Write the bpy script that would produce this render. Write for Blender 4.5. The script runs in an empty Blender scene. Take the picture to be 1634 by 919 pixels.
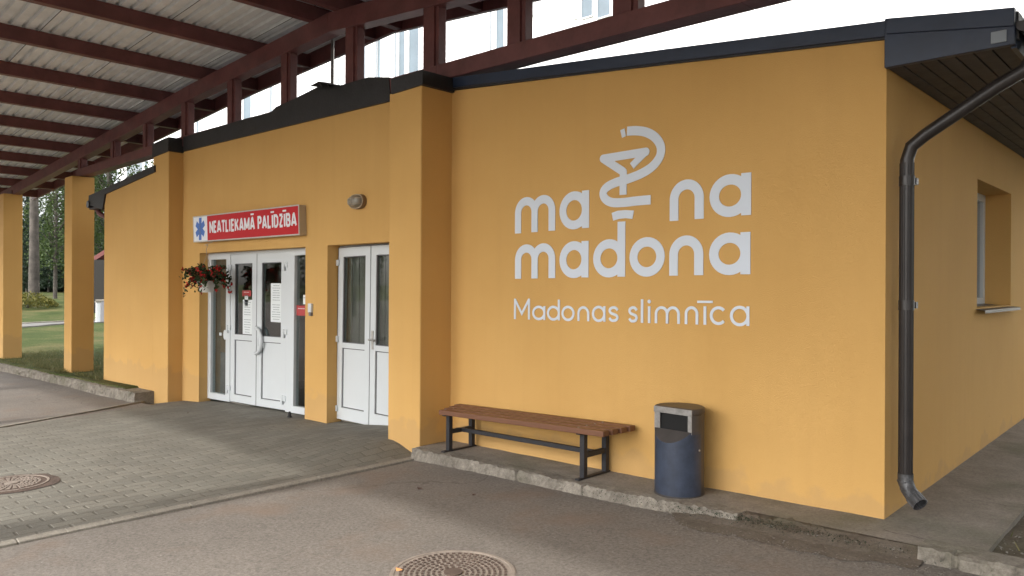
import bpy, bmesh, math, random
from mathutils import Vector, Matrix, noise
random.seed(7)
R = math.radians
S = bpy.context.scene
COL = S.collection

# ------------------------------------------------------------------ camera
F, CX, CY, EYE, ROLL = 1186.0, 817.0, 455.0, 1.64, 0.005
YAW = R(43.7)
FW = Vector((-math.sin(YAW), math.cos(YAW), 0)); RT = Vector((math.cos(YAW), math.sin(YAW), 0)); UP = Vector((0, 0, 1))
cR, sR = math.cos(ROLL), math.sin(ROLL)
cam_d = bpy.data.cameras.new('camera'); cam = bpy.data.objects.new('camera', cam_d); COL.objects.link(cam)
r_ = RT * cR + UP * sR; u_ = UP * cR - RT * sR
cam.matrix_world = Matrix(((r_.x, u_.x, -FW.x, 0), (r_.y, u_.y, -FW.y, 0), (r_.z, u_.z, -FW.z, EYE), (0, 0, 0, 1)))
cam_d.sensor_width = 36; cam_d.lens = F / 1634 * 36; cam_d.shift_y = -4.5 / 1634
cam_d.clip_start = 0.05; cam_d.clip_end = 2000
S.camera = cam

# ------------------------------------------------------------------ light
SUN_EL = R(42); SUN_AZ = R(187)
W = bpy.data.worlds.new('World'); S.world = W; W.use_nodes = True
nt = W.node_tree; nt.nodes.clear()
o = nt.nodes.new('ShaderNodeOutputWorld'); b = nt.nodes.new('ShaderNodeBackground')
sk = nt.nodes.new('ShaderNodeTexSky'); sk.sky_type = 'NISHITA'; sk.sun_disc = False
sk.sun_elevation = SUN_EL; sk.sun_rotation = SUN_AZ; sk.dust_density = 4.0; sk.air_density = 1.0
hs = nt.nodes.new('ShaderNodeHueSaturation'); hs.inputs['Saturation'].default_value = 0.28
nt.links.new(sk.outputs[0], hs.inputs['Color']); nt.links.new(hs.outputs[0], b.inputs['Color'])
b.inputs['Strength'].default_value = 0.15
nt.links.new(b.outputs[0], o.inputs[0])
sd = bpy.data.lights.new('sun', 'SUN'); sd.energy = 0.75; sd.angle = R(2.0); sd.color = (1.0, 0.975, 0.93)
sun = bpy.data.objects.new('sun', sd); COL.objects.link(sun)
trav = Vector((-math.sin(SUN_AZ) * math.cos(SUN_EL), -math.cos(SUN_AZ) * math.cos(SUN_EL), -math.sin(SUN_EL)))
sun.rotation_euler = trav.to_track_quat('-Z', 'Y').to_euler(); sun.location = (0, -20, 20)
vs = S.view_settings; vs.view_transform = 'Standard'; vs.look = 'None'; vs.gamma = 1; vs.exposure = 1.66; vs.use_curve_mapping = False

# ------------------------------------------------------------------ measuring helpers
def ray(x, y):
    a, b = x - CX, CY - y
    return FW + RT * ((a * cR - b * sR) / F) + UP * ((b * cR + a * sR) / F)
def onY(x, y, Y):
    r = ray(x, y); p = r * (Y / r.y); return Vector((p.x, Y, p.z + EYE))
def onX(x, y, X):
    r = ray(x, y); p = r * (X / r.x); return Vector((X, p.y, p.z + EYE))
def onZ(x, y, Z):
    r = ray(x, y); p = r * ((Z - EYE) / r.z); return Vector((p.x, p.y, Z))
def far(x, y, d):
    p = ray(x, y) * d; return Vector((p.x, p.y, p.z + EYE))
def lerp(t, tab):
    if t <= tab[0][0]: return tab[0][1]
    for (a, va), (b, vb) in zip(tab, tab[1:]):
        if t <= b: return va + (vb - va) * (t - a) / (b - a)
    return tab[-1][1]

# ------------------------------------------------------------------ mesh helpers
class MB:
    def __init__(s): s.v = []; s.f = []
    def add(s, vs, fs):
        n = len(s.v); s.v += [tuple(v) for v in vs]; s.f += [tuple(i + n for i in f) for f in fs]; return s
    def box(s, a, b):
        x0, y0, z0 = (min(a[i], b[i]) for i in range(3)); x1, y1, z1 = (max(a[i], b[i]) for i in range(3))
        return s.add([(x0,y0,z0),(x1,y0,z0),(x1,y1,z0),(x0,y1,z0),(x0,y0,z1),(x1,y0,z1),(x1,y1,z1),(x0,y1,z1)],
                     [(0,3,2,1),(4,5,6,7),(0,1,5,4),(1,2,6,5),(2,3,7,6),(3,0,4,7)])
    def obox(s, c, ax, ay, az):       # centre and three half-axis vectors
        c, ax, ay, az = map(Vector, (c, ax, ay, az)); p = []
        for k in (-1, 1):
            for (i, j) in ((-1,-1),(1,-1),(1,1),(-1,1)): p.append(c + ax*i + ay*j + az*k)
        return s.add(p, [(0,3,2,1),(4,5,6,7),(0,1,5,4),(1,2,6,5),(2,3,7,6),(3,0,4,7)])
    def prY(s, poly, y0, y1):         # polygon in XZ pushed along Y
        n = len(poly)
        vs = [(p[0], y0, p[1]) for p in poly] + [(p[0], y1, p[1]) for p in poly]
        return s.add(vs, [tuple(range(n)), tuple(range(2*n-1, n-1, -1))] + [(i, (i+1) % n + 0, (i+1) % n + n, i + n)[::-1] for i in range(n)])
    def prX(s, poly, x0, x1):
        n = len(poly)
        vs = [(x0, p[0], p[1]) for p in poly] + [(x1, p[0], p[1]) for p in poly]
        return s.add(vs, [tuple(range(n)), tuple(range(2*n-1, n-1, -1))] + [(i, (i+1) % n, (i+1) % n + n, i + n)[::-1] for i in range(n)])
    def prZ(s, poly, z0, z1):
        n = len(poly)
        vs = [(p[0], p[1], z0) for p in poly] + [(p[0], p[1], z1) for p in poly]
        return s.add(vs, [tuple(range(n-1, -1, -1)), tuple(range(n, 2*n))] + [(i, (i+1) % n, (i+1) % n + n, i + n) for i in range(n)])
    def beam(s, p, q, w, h, up=(0,0,1)):
        p, q = Vector(p), Vector(q); d = (q - p).normalized(); u = Vector(up); sd = d.cross(u).normalized(); u2 = sd.cross(d).normalized()
        return s.obox((p + q) / 2, sd * w / 2, d * (q - p).length / 2, u2 * h / 2)
    def tube(s, pts, r, n=10, cap=True):
        pts = [Vector(p) for p in pts]; rr = r if isinstance(r, (list, tuple)) else [r] * len(pts)
        base = len(s.v); rings = []; prev = None
        for i, p in enumerate(pts):
            d = (pts[min(i+1, len(pts)-1)] - pts[max(i-1, 0)]).normalized()
            if prev is None:
                a = d.cross(Vector((0,0,1)));  a = a if a.length > .05 else d.cross(Vector((1,0,0)))
            else: a = prev - d * prev.dot(d)
            a.normalize(); prev = a; c = d.cross(a)
            rings.append([p + (a * math.cos(2*math.pi*k/n) + c * math.sin(2*math.pi*k/n)) * rr[i] for k in range(n)])
        vs = [v for r_ in rings for v in r_]; fs = []
        for i in range(len(pts)-1):
            for k in range(n): fs.append((i*n+k, i*n+(k+1)%n, (i+1)*n+(k+1)%n, (i+1)*n+k))
        if cap: fs += [tuple(range(n))[::-1], tuple((len(pts)-1)*n+k for k in range(n))]
        return s.add(vs, fs)
    def lathe(s, prof, c=(0,0,0), n=32, sx=1, sy=1):
        vs = []; fs = []
        for (r, z) in prof:
            for k in range(n): vs.append((c[0] + sx*r*math.cos(2*math.pi*k/n), c[1] + sy*r*math.sin(2*math.pi*k/n), c[2] + z))
        for i in range(len(prof)-1):
            for k in range(n): fs.append((i*n+k, i*n+(k+1)%n, (i+1)*n+(k+1)%n, (i+1)*n+k))
        fs += [tuple(range(n))[::-1], tuple((len(prof)-1)*n+k for k in range(n))]
        return s.add(vs, fs)
    def build(s, name, mat, parent=None, smooth=False, bevel=0, seg=2):
        me = bpy.data.meshes.new(name); me.from_pydata(s.v, [], s.f); me.update()
        bm = bmesh.new(); bm.from_mesh(me); bmesh.ops.recalc_face_normals(bm, faces=bm.faces); bm.to_mesh(me); bm.free()
        if smooth:
            for p in me.polygons: p.use_smooth = True
        me.materials.append(mat)
        ob = bpy.data.objects.new(name, me); COL.objects.link(ob)
        if parent: 
            ob.parent = parent; ob.matrix_parent_inverse = Matrix.Translation(parent.location).inverted() if parent.type == 'EMPTY' else Matrix.Identity(4)
        if bevel:
            m = ob.modifiers.new('bevel', 'BEVEL'); m.width = bevel; m.segments = seg; m.limit_method = 'ANGLE'; m.angle_limit = R(40)
        if smooth:
            m = ob.modifiers.new('es', 'EDGE_SPLIT'); m.split_angle = R(40)
        return ob

def tag(o, label=None, cat=None, group=None, kind=None):
    if label: o['label'] = label
    if cat: o['category'] = cat
    if group: o['group'] = group
    if kind: o['kind'] = kind
    return o
def thing(name, loc, label, cat, group=None):
    e = bpy.data.objects.new(name, None); COL.objects.link(e); e.location = loc; e.empty_display_size = .2
    return tag(e, label, cat, group)
def copy_tree(o, parent=None):
    c = o.copy(); COL.objects.link(c)
    if parent: c.parent = parent
    for ch in [x for x in COL.objects if x.parent == o]: copy_tree(ch, c)
    return c

# ------------------------------------------------------------------ materials
def mat(name, col, rough=.6, metal=0, var=.0, vscale=3.0, bump=0, bscale=60, col2=None, spec=.5, detail=6):
    m = bpy.data.materials.new(name); m.use_nodes = True; t = m.node_tree; p = t.nodes['Principled BSDF']
    p.inputs['Roughness'].default_value = rough; p.inputs['Metallic'].default_value = metal
    p.inputs['Specular IOR Level'].default_value = spec
    c4 = (*col, 1); p.inputs['Base Color'].default_value = c4
    g = t.nodes.new('ShaderNodeNewGeometry')
    if var or col2:
        n = t.nodes.new('ShaderNodeTexNoise'); n.inputs['Scale'].default_value = vscale; n.inputs['Detail'].default_value = detail; n.inputs['Roughness'].default_value = .65
        t.links.new(g.outputs['Position'], n.inputs['Vector'])
        r = t.nodes.new('ShaderNodeValToRGB'); r.color_ramp.elements[0].position = .3; r.color_ramp.elements[1].position = .7
        a = col2 if col2 else tuple(c * (1 - var) for c in col); r.color_ramp.elements[0].color = (*a, 1)
        r.color_ramp.elements[1].color = (*(c * (1 + var) for c in col), 1)
        t.links.new(n.outputs['Fac'], r.inputs['Fac']); t.links.new(r.outputs['Color'], p.inputs['Base Color'])
    if bump:
        n2 = t.nodes.new('ShaderNodeTexNoise'); n2.inputs['Scale'].default_value = bscale; n2.inputs['Detail'].default_value = 5
        t.links.new(g.outputs['Position'], n2.inputs['Vector'])
        bn = t.nodes.new('ShaderNodeBump'); bn.inputs['Strength'].default_value = bump; bn.inputs['Distance'].default_value = .01
        t.links.new(n2.outputs['Fac'], bn.inputs['Height']); t.links.new(bn.outputs['Normal'], p.inputs['Normal'])
    return m
def N(t, kind, **kw):
    n = t.nodes.new(kind)
    for k, v in kw.items(): 
        if k in n.inputs: n.inputs[k].default_value = v
        else: setattr(n, k, v)
    return n
def mixc(t, fac, a, b, mode='MIX'):
    n = t.nodes.new('ShaderNodeMix'); n.data_type = 'RGBA'; n.blend_type = mode
    for s, v in ((0, fac), (6, a), (7, b)):
        if isinstance(v, bpy.types.NodeSocket): t.links.new(v, n.inputs[s])
        elif isinstance(v, (int, float)): n.inputs[s].default_value = v
        else: n.inputs[s].default_value = (*v, 1)
    return n.outputs[2]
def ramp(t, src, stops):
    r = t.nodes.new('ShaderNodeValToRGB'); e = r.color_ramp.elements
    while len(e) < len(stops): e.new(.5)
    for el, (p, c) in zip(e, stops): el.position = p; el.color = (*c, 1) if isinstance(c, tuple) else (c, c, c, 1)
    t.links.new(src, r.inputs['Fac']); return r.outputs['Color']

def plaster():
    m = bpy.data.materials.new('ochre_render'); m.use_nodes = True; t = m.node_tree; p = t.nodes['Principled BSDF']
    p.inputs['Roughness'].default_value = .82; p.inputs['Specular IOR Level'].default_value = .25
    g = N(t, 'ShaderNodeNewGeometry')
    n = N(t, 'ShaderNodeTexNoise', Scale=.9, Detail=5.0); t.links.new(g.outputs['Position'], n.inputs['Vector'])
    c = ramp(t, n.outputs['Fac'], [(.3, (.585, .345, .112)), (.7, (.63, .38, .13))])
    # vertical rain streaks
    mp = N(t, 'ShaderNodeMapping'); mp.inputs['Scale'].default_value = (9, 9, .5); t.links.new(g.outputs['Position'], mp.inputs['Vector'])
    n3 = N(t, 'ShaderNodeTexNoise', Scale=1.0, Detail=4.0); t.links.new(mp.outputs[0], n3.inputs['Vector'])
    st = ramp(t, n3.outputs['Fac'], [(.45, 1.0), (.8, .97)]); c = mixc(t, 1.0, c, st, 'MULTIPLY')
    # splashed dirt above the ground, a ragged band
    sx = N(t, 'ShaderNodeSeparateXYZ'); t.links.new(g.outputs['Position'], sx.inputs[0])
    n4 = N(t, 'ShaderNodeTexNoise', Scale=5.0, Detail=8.0); t.links.new(g.outputs['Position'], n4.inputs['Vector'])
    ma = N(t, 'ShaderNodeMath', operation='MULTIPLY_ADD'); ma.inputs[1].default_value = -.55; t.links.new(n4.outputs['Fac'], ma.inputs[0]); t.links.new(sx.outputs[2], ma.inputs[2])
    d = ramp(t, ma.outputs[0], [(-.16, .30), (.06, 0.0)])
    c = mixc(t, d, c, (.42, .28, .14))
    # small specks
    v = N(t, 'ShaderNodeTexVoronoi', Scale=2.2); t.links.new(g.outputs['Position'], v.inputs['Vector'])
    sp = ramp(t, v.outputs['Distance'], [(.0, .7), (.018, .0)]); c = mixc(t, sp, c, (.18, .10, .05))
    t.links.new(c, p.inputs['Base Color'])
    n2 = N(t, 'ShaderNodeTexNoise', Scale=140.0, Detail=4.0); t.links.new(g.outputs['Position'], n2.inputs['Vector'])
    n5 = N(t, 'ShaderNodeTexNoise', Scale=2.5, Detail=2.0); t.links.new(g.outputs['Position'], n5.inputs['Vector'])
    ad = N(t, 'ShaderNodeMath', operation='MULTIPLY_ADD'); ad.inputs[1].default_value = 2.5; t.links.new(n5.outputs['Fac'], ad.inputs[0]); t.links.new(n2.outputs['Fac'], ad.inputs[2])
    bn = N(t, 'ShaderNodeBump', Strength=.45, Distance=.006); t.links.new(ad.outputs[0], bn.inputs['Height']); t.links.new(bn.outputs[0], p.inputs['Normal'])
    return m

def asphalt():
    m = bpy.data.materials.new('asphalt'); m.use_nodes = True; t = m.node_tree; p = t.nodes['Principled BSDF']
    p.inputs['Roughness'].default_value = .9; p.inputs['Specular IOR Level'].default_value = .3
    g = N(t, 'ShaderNodeNewGeometry'); P_ = g.outputs['Position']
    n = N(t, 'ShaderNodeTexNoise', Scale=.8, Detail=9.0, Roughness=.7); t.links.new(P_, n.inputs['Vector'])
    c = ramp(t, n.outputs['Fac'], [(.3, (.150, .132, .114)), (.5, (.178, .158, .137)), (.72, (.212, .188, .161))])
    n2 = N(t, 'ShaderNodeTexNoise', Scale=48.0, Detail=6.0, Roughness=.85); t.links.new(P_, n2.inputs['Vector'])
    s2 = ramp(t, n2.outputs['Fac'], [(.3, .48), (.7, 1.5)]); c = mixc(t, 1.0, c, s2, 'MULTIPLY')
    v = N(t, 'ShaderNodeTexVoronoi', Scale=55.0); t.links.new(P_, v.inputs['Vector'])
    nn = N(t, 'ShaderNodeTexNoise', Scale=6.0, Detail=3.0); t.links.new(P_, nn.inputs['Vector'])
    a1 = ramp(t, v.outputs['Distance'], [(.0, 1.0), (.22, .0)]); a2 = ramp(t, nn.outputs['Fac'], [(.45, .0), (.7, .9)])
    rr = ramp(t, v.outputs['Color'], [(.55, .0), (.8, 1.0)])
    a = mixc(t, 1.0, mixc(t, 1.0, a1, a2, 'MULTIPLY'), rr, 'MULTIPLY'); c = mixc(t, a, c, (.42, .38, .33))
    v2 = N(t, 'ShaderNodeTexVoronoi', Scale=26.0); t.links.new(P_, v2.inputs['Vector'])
    b1 = ramp(t, v2.outputs['Distance'], [(.0, 1.0), (.16, .0)]); b2 = ramp(t, v2.outputs['Color'], [(.70, .0), (.85, .8)])
    c = mixc(t, mixc(t, 1.0, b1, b2, 'MULTIPLY'), c, (.45, .42, .37))
    # reddish dust patches and cracks
    n3 = N(t, 'ShaderNodeTexNoise', Scale=1.7, Detail=5.0); t.links.new(P_, n3.inputs['Vector'])
    c = mixc(t, ramp(t, n3.outputs['Fac'], [(.55, .0), (.75, .55)]), c, (.20, .135, .095))
    nd = N(t, 'ShaderNodeTexNoise', Scale=1.5, Detail=6.0); t.links.new(P_, nd.inputs['Vector'])
    vm = N(t, 'ShaderNodeVectorMath', operation='MULTIPLY_ADD'); vm.inputs[1].default_value = (.9, .9, .9); t.links.new(nd.outputs['Color'], vm.inputs[0]); t.links.new(P_, vm.inputs[2])
    vc = N(t, 'ShaderNodeTexVoronoi', Scale=.23, feature='DISTANCE_TO_EDGE'); t.links.new(vm.outputs[0], vc.inputs['Vector'])
    cr = ramp(t, vc.outputs['Distance'], [(.0, .45), (.0022, .0)]); c = mixc(t, cr, c, (.06, .05, .042))
    t.links.new(c, p.inputs['Base Color'])
    bn = N(t, 'ShaderNodeBump', Strength=.6, Distance=.006); t.links.new(n2.outputs['Fac'], bn.inputs['Height']); t.links.new(bn.outputs[0], p.inputs['Normal'])
    return m

def pavers():
    m = bpy.data.materials.new('paving_blocks'); m.use_nodes = True; t = m.node_tree; p = t.nodes['Principled BSDF']
    p.inputs['Roughness'].default_value = .85; p.inputs['Specular IOR Level'].default_value = .3
    g = N(t, 'ShaderNodeNewGeometry'); P_ = g.outputs['Position']
    mp = N(t, 'ShaderNodeMapping'); mp.inputs['Rotation'].default_value = (0, 0, R(90)); t.links.new(P_, mp.inputs['Vector'])
    nd = N(t, 'ShaderNodeTexNoise', Scale=1.2, Detail=2.0); t.links.new(P_, nd.inputs['Vector'])
    vm = N(t, 'ShaderNodeVectorMath', operation='MULTIPLY_ADD'); vm.inputs[1].default_value = (.05, .05, 0); t.links.new(nd.outputs['Color'], vm.inputs[0]); t.links.new(mp.outputs[0], vm.inputs[2])
    def brick(ms):
        bk = N(t, 'ShaderNodeTexBrick'); bk.offset = .5
        bk.inputs['Scale'].default_value = 1.0; bk.inputs['Brick Width'].default_value = .205; bk.inputs['Row Height'].default_value = .103
        bk.inputs['Mortar Size'].default_value = ms; bk.inputs['Mortar Smooth'].default_value = .6; bk.inputs['Bias'].default_value = 0
        bk.inputs['Color1'].default_value = (.146, .141, .122, 1); bk.inputs['Color2'].default_value = (.19, .183, .157, 1); bk.inputs['Mortar'].default_value = (.118, .111, .095, 1)
        t.links.new(vm.outputs[0], bk.inputs['Vector']); return bk
    bk = brick(.006)
    n = N(t, 'ShaderNodeTexNoise', Scale=1.1, Detail=7.0, Roughness=.65); t.links.new(P_, n.inputs['Vector'])
    c = mixc(t, 1.0, bk.outputs['Color'], ramp(t, n.outputs['Fac'], [(.3, (.86, .82, .78)), (.7, (1.1, 1.09, 1.06))]), 'MULTIPLY')
    n2 = N(t, 'ShaderNodeTexNoise', Scale=120.0, Detail=3.0); t.links.new(P_, n2.inputs['Vector'])
    c = mixc(t, 1.0, c, ramp(t, n2.outputs['Fac'], [(.3, .82), (.7, 1.15)]), 'MULTIPLY')
    t.links.new(c, p.inputs['Base Color'])
    b2 = brick(.012)
    bn = N(t, 'ShaderNodeBump', Strength=.55, Distance=.006); bn.invert = True; t.links.new(b2.outputs['Fac'], bn.inputs['Height'])
    bb = N(t, 'ShaderNodeBump', Strength=.3, Distance=.004); t.links.new(n2.outputs['Fac'], bb.inputs['Height']); t.links.new(bn.outputs[0], bb.inputs['Normal']); t.links.new(bb.outputs[0], p.inputs['Normal'])
    return m

def concrete(name, a, b, moss=.0, bump=.7):
    m = bpy.data.materials.new(name); m.use_nodes = True; t = m.node_tree; p = t.nodes['Principled BSDF']
    p.inputs['Roughness'].default_value = .92; p.inputs['Specular IOR Level'].default_value = .2
    g = N(t, 'ShaderNodeNewGeometry'); P_ = g.outputs['Position']
    n = N(t, 'ShaderNodeTexNoise', Scale=6.0, Detail=10.0, Roughness=.72); t.links.new(P_, n.inputs['Vector'])
    c = ramp(t, n.outputs['Fac'], [(.3, a), (.68, b)])
    n2 = N(t, 'ShaderNodeTexNoise', Scale=60.0, Detail=5.0, Roughness=.8); t.links.new(P_, n2.inputs['Vector'])
    c = mixc(t, 1.0, c, ramp(t, n2.outputs['Fac'], [(.3, .7), (.7, 1.25)]), 'MULTIPLY')
    n3 = N(t, 'ShaderNodeTexNoise', Scale=1.3, Detail=6.0); t.links.new(P_, n3.inputs['Vector'])
    c = mixc(t, ramp(t, n3.outputs['Fac'], [(.52, .0), (.68, moss)]), c, (.075, .085, .035))
    t.links.new(c, p.inputs['Base Color'])
    bn = N(t, 'ShaderNodeBump', Strength=bump, Distance=.015); t.links.new(n.outputs['Fac'], bn.inputs['Height'])
    b3 = N(t, 'ShaderNodeBump', Strength=.5, Distance=.004); t.links.new(n2.outputs['Fac'], b3.inputs['Height']); t.links.new(bn.outputs[0], b3.inputs['Normal']); t.links.new(b3.outputs[0], p.inputs['Normal'])
    return m

def grassmat():
    m = bpy.data.materials.new('lawn'); m.use_nodes = True; t = m.node_tree; p = t.nodes['Principled BSDF']
    p.inputs['Roughness'].default_value = .95; p.inputs['Specular IOR Level'].default_value = .1
    g = N(t, 'ShaderNodeNewGeometry'); P_ = g.outputs['Position']
    n = N(t, 'ShaderNodeTexNoise', Scale=.35, Detail=10.0, Roughness=.7); t.links.new(P_, n.inputs['Vector'])
    c = ramp(t, n.outputs['Fac'], [(.3, (.038, .055, .017)), (.48, (.06, .078, .025)), (.62, (.12, .108, .048))])
    n2 = N(t, 'ShaderNodeTexNoise', Scale=14.0, Detail=8.0, Roughness=.8); t.links.new(P_, n2.inputs['Vector'])
    c = mixc(t, 1.0, c, ramp(t, n2.outputs['Fac'], [(.3, .5), (.7, 1.5)]), 'MULTIPLY')
    t.links.new(c, p.inputs['Base Color'])
    bn = N(t, 'ShaderNodeBump', Strength=.8, Distance=.05); t.links.new(n2.outputs['Fac'], bn.inputs['Height']); t.links.new(bn.outputs[0], p.inputs['Normal'])
    return m

def glassmat(name, tint=(.75, .8, .8), extra=.0):
    m = bpy.data.materials.new(name); m.use_nodes = True; t = m.node_tree; t.nodes.remove(t.nodes['Principled BSDF'])
    out = t.nodes['Material Output']
    tr = N(t, 'ShaderNodeBsdfTransparent', Color=(*tint, 1)); gl = N(t, 'ShaderNodeBsdfGlossy', Roughness=.015)
    fr = N(t, 'ShaderNodeFresnel', IOR=1.55)
    ma = N(t, 'ShaderNodeMath', operation='MULTIPLY_ADD'); ma.inputs[1].default_value = 1.6; ma.inputs[2].default_value = extra; ma.use_clamp = True
    t.links.new(fr.outputs[0], ma.inputs[0])
    gb = N(t, 'ShaderNodeNewGeometry'); iv = N(t, 'ShaderNodeMath', operation='SUBTRACT'); iv.inputs[0].default_value = 1; t.links.new(gb.outputs['Backfacing'], iv.inputs[1])
    mm = N(t, 'ShaderNodeMath', operation='MULTIPLY'); t.links.new(ma.outputs[0], mm.inputs[0]); t.links.new(iv.outputs[0], mm.inputs[1]); ma = mm
    mx = N(t, 'ShaderNodeMixShader'); t.links.new(ma.outputs[0], mx.inputs[0]); t.links.new(tr.outputs[0], mx.inputs[1]); t.links.new(gl.outputs[0], mx.inputs[2])
    t.links.new(mx.outputs[0], out.inputs[0]); return m

def leafmat(name, a, b, trans=.25):
    m = bpy.data.materials.new(name); m.use_nodes = True; t = m.node_tree; p = t.nodes['Principled BSDF']
    p.inputs['Roughness'].default_value = .6; p.inputs['Specular IOR Level'].default_value = .3
    g = N(t, 'ShaderNodeNewGeometry')
    c = ramp(t, g.outputs['Random Per Island'], [(.0, a), (1.0, b)]); t.links.new(c, p.inputs['Base Color'])
    tl = N(t, 'ShaderNodeBsdfTranslucent'); t.links.new(c, tl.inputs['Color'])
    mx = N(t, 'ShaderNodeMixShader'); mx.inputs[0].default_value = trans
    t.links.new(p.outputs[0], mx.inputs[1]); t.links.new(tl.outputs[0], mx.inputs[2]); t.links.new(mx.outputs[0], t.nodes['Material Output'].inputs[0])
    return m

def binblue():
    m = mat('bin_blue', (.030, .040, .066), .45, 0, .12, 6, .1, 80)
    return m

M = dict(
    plaster=plaster(), asphalt=asphalt(), pavers=pavers(), lawn=grassmat(),
    kerb=concrete('rough_kerb_concrete', (.13, .115, .095), (.31, .28, .235), .5, 1.0),
    slab=concrete('pavement_concrete', (.205, .182, .155), (.29, .262, .225), .4, .4),
    edging=concrete('edging_concrete', (.20, .18, .15), (.30, .275, .23), .0, .3),
    soil2=concrete('gritty_soil', (.105, .085, .066), (.17, .145, .118), .3, 1.0), soil=concrete('soil', (.065, .05, .038), (.16, .13, .10), .35, 1.0),
    red=mat('oxide_red_paint', (.135, .046, .044), .5, 0, .25, 4, .25, 25),
    sheet=mat('galvanised_sheet', (.69, .71, .72), .6, .0, .13, 2.5, .1, 40),
    black=mat('bitumen_black', (.018, .018, .02), .55, 0, .3, 5, .3, 40),
    blackm=mat('black_sheet_metal', (.014, .025, .052), .36, .0, .2, 4, .1, 20),  # blue of the reflected sky is mixed into this black
    pipe=mat('dark_brown_pipe', (.026, .022, .021), .35, 0, .2, 8, .05, 40),
    soffit=mat('stained_board', (.052, .045, .046), .65, 0, .35, 9, .3, 30),
    pvc=mat('white_pvc', (.60, .635, .65), .35, 0, .02, 2),
    gasket=mat('grey_gasket', (.10, .10, .105), .6),
    chrome=mat('brushed_steel', (.55, .54, .52), .35, .9, .1, 30),
    wood=mat('brown_stained_wood', (.155, .066, .033), .5, 0, .10, 5),
    iron=mat('dark_iron', (.028, .028, .032), .5, .2, .25, 12, .2, 60),
    binb=mat('bin_blue', (.034, .045, .072), .42, 0, .35, 9, .12, 50, detail=12), bing=mat('bin_grey_shell', (.065, .058, .055), .45, .2, .2, 8, .1, 60),
    zinc=mat('dull_zinc', (.075, .075, .078), .4, .3, .5, 40, .1, 60), steel=mat('worn_steel', (.30, .29, .28), .42, .7, .25, 20, .1, 60), dark=mat('dark_void', (.008, .008, .008), .9),
    cast=mat('rusty_cast_iron', (.265, .222, .185), .75, .1, .2, 18, .4, 90), castd=mat('cast_iron_dirt', (.085, .058, .044), .9, 0, .3, 14, .3, 60),
    letter=mat('pale_grey_plastic', (.63, .69, .77), .5), signred=mat('sign_red', (.50, .016, .022), .5, spec=.2), signblue=mat('sign_blue', (.02, .13, .50), .35),
    signwhite=mat('sign_white', (.78, .80, .83), .35), cabinet=mat('sign_cabinet', (.45, .37, .27), .45),
    paper=mat('paper', (.72, .76, .76), .8), ink=mat('ink', (.26, .28, .30), .8), purple=mat('dull_red_paper', (.42, .05, .05), .6),
    room2=mat('dark_boards', (.02, .018, .015), .9), room=mat('hall_wall', (.42, .36, .30), .9, 0, .2, 1.0), roomf=mat('hall_floor', (.25, .23, .20), .6), net=mat('net_curtain', (.24, .205, .165), .9, 0, .15, 3), net2=mat('grey_film', (.17, .16, .15), .8, 0, .2, 2), blind=mat('lace_curtain', (.30, .27, .23), .9, 0, .15, 30),
    glass=glassmat('door_glass'), glassw=glassmat('window_glass', (.7, .72, .7)), 
    hwall=mat('white_cladding', (.80, .80, .80), .6, 0, .02, .3), hglass=mat('blue_grey_glazing', (.13, .17, .20), .35, 0, .2, .4), hgrey=mat('grey_panel', (.22, .25, .28), .5),
    bark=mat('pine_bark', (.075, .065, .055), .95, 0, .45, 3, .8, 12), needle=leafmat('needles', (.010, .024, .013), (.028, .05, .022), .08),
    birch=leafmat('birch_leaves', (.028, .052, .014), (.075, .11, .03), .3), wood2=leafmat('wood_leaves', (.010, .020, .011), (.026, .042, .02), .1),
    bushl=leafmat('yellow_bush_leaves', (.06, .07, .012), (.17, .15, .03), .3), grassb=leafmat('grass_blades', (.06, .08, .022), (.20, .18, .075), .3),
    flowerl=leafmat('basket_leaves', (.02, .035, .012), (.06, .085, .03), .2), petal=leafmat('red_petals', (.42, .012, .015), (.65, .05, .04), .2),
    rope=mat('cord', (.5, .38, .25), .8), pot=mat('white_pot', (.62, .60, .56), .5), rubber=mat('black_rubber', (.02, .02, .02), .7),
    lampg=mat('frosted_lamp_glass', (.24, .22, .18), .3, 0, .1, 10), lampb=mat('lamp_body', (.20, .13, .07), .5), shed=mat('shed_red', (.14, .035, .03), .6), boxg2=mat('sill_lip', (.30, .28, .25), .5), boxg=mat('box_grey', (.18, .18, .19), .6),
    stone=mat('stone_bits', (.19, .175, .15), .9, 0, .4, 40), leafd=mat('dark_leaf', (.06, .03, .02), .8), leafo=mat('dry_leaf', (.55, .25, .09), .7), path=mat('path_gravel', (.15, .145, .135), .9, 0, .15, 3))

# ------------------------------------------------------------------ ground
ROAD = [(-60, -.75), (-22, -.47), (-16, -.31), (-14, -.285), (-12, -.21), (-10.6, -.11), (-8, -.015), (-5.4, .02), (-4, .07), (-3, .10), (-2, .15), (-1, .195), (2, .24), (30, .4)]
def sm(t): t = max(0, min(1, t)); return t * t * (3 - 2 * t)
def groad(x, y): return lerp(x, ROAD)
def gpave(x, y): return groad(x, y) + .10 * sm((x + 7.7) / 1.5) * sm((-5.45 - x) / .45) * sm((y - 3.2) / 1.2)
SW = [(-5.46, .12), (-4.5, .135), (-3.2, .162), (-2.4, .198), (-1.5, .222), (-.6, .235)]
def gwalk(x, y): return lerp(x, SW) + .014 * max(0, y - 4.85)
LB = [(-60, -.35), (-22, -.27), (-16, -.13), (-14.2, -.10), (-12, -.04), (-6, 0), (-1, .10), (10, .2)]
def glawn(x, y):
    d = (Vector((x, y, 0))).dot(FW)
    return lerp(x, LB) + .85 * sm((d - 38) / 16) + .03 * noise.noise(Vector((x * .5, y * .5, 0)))
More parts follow.
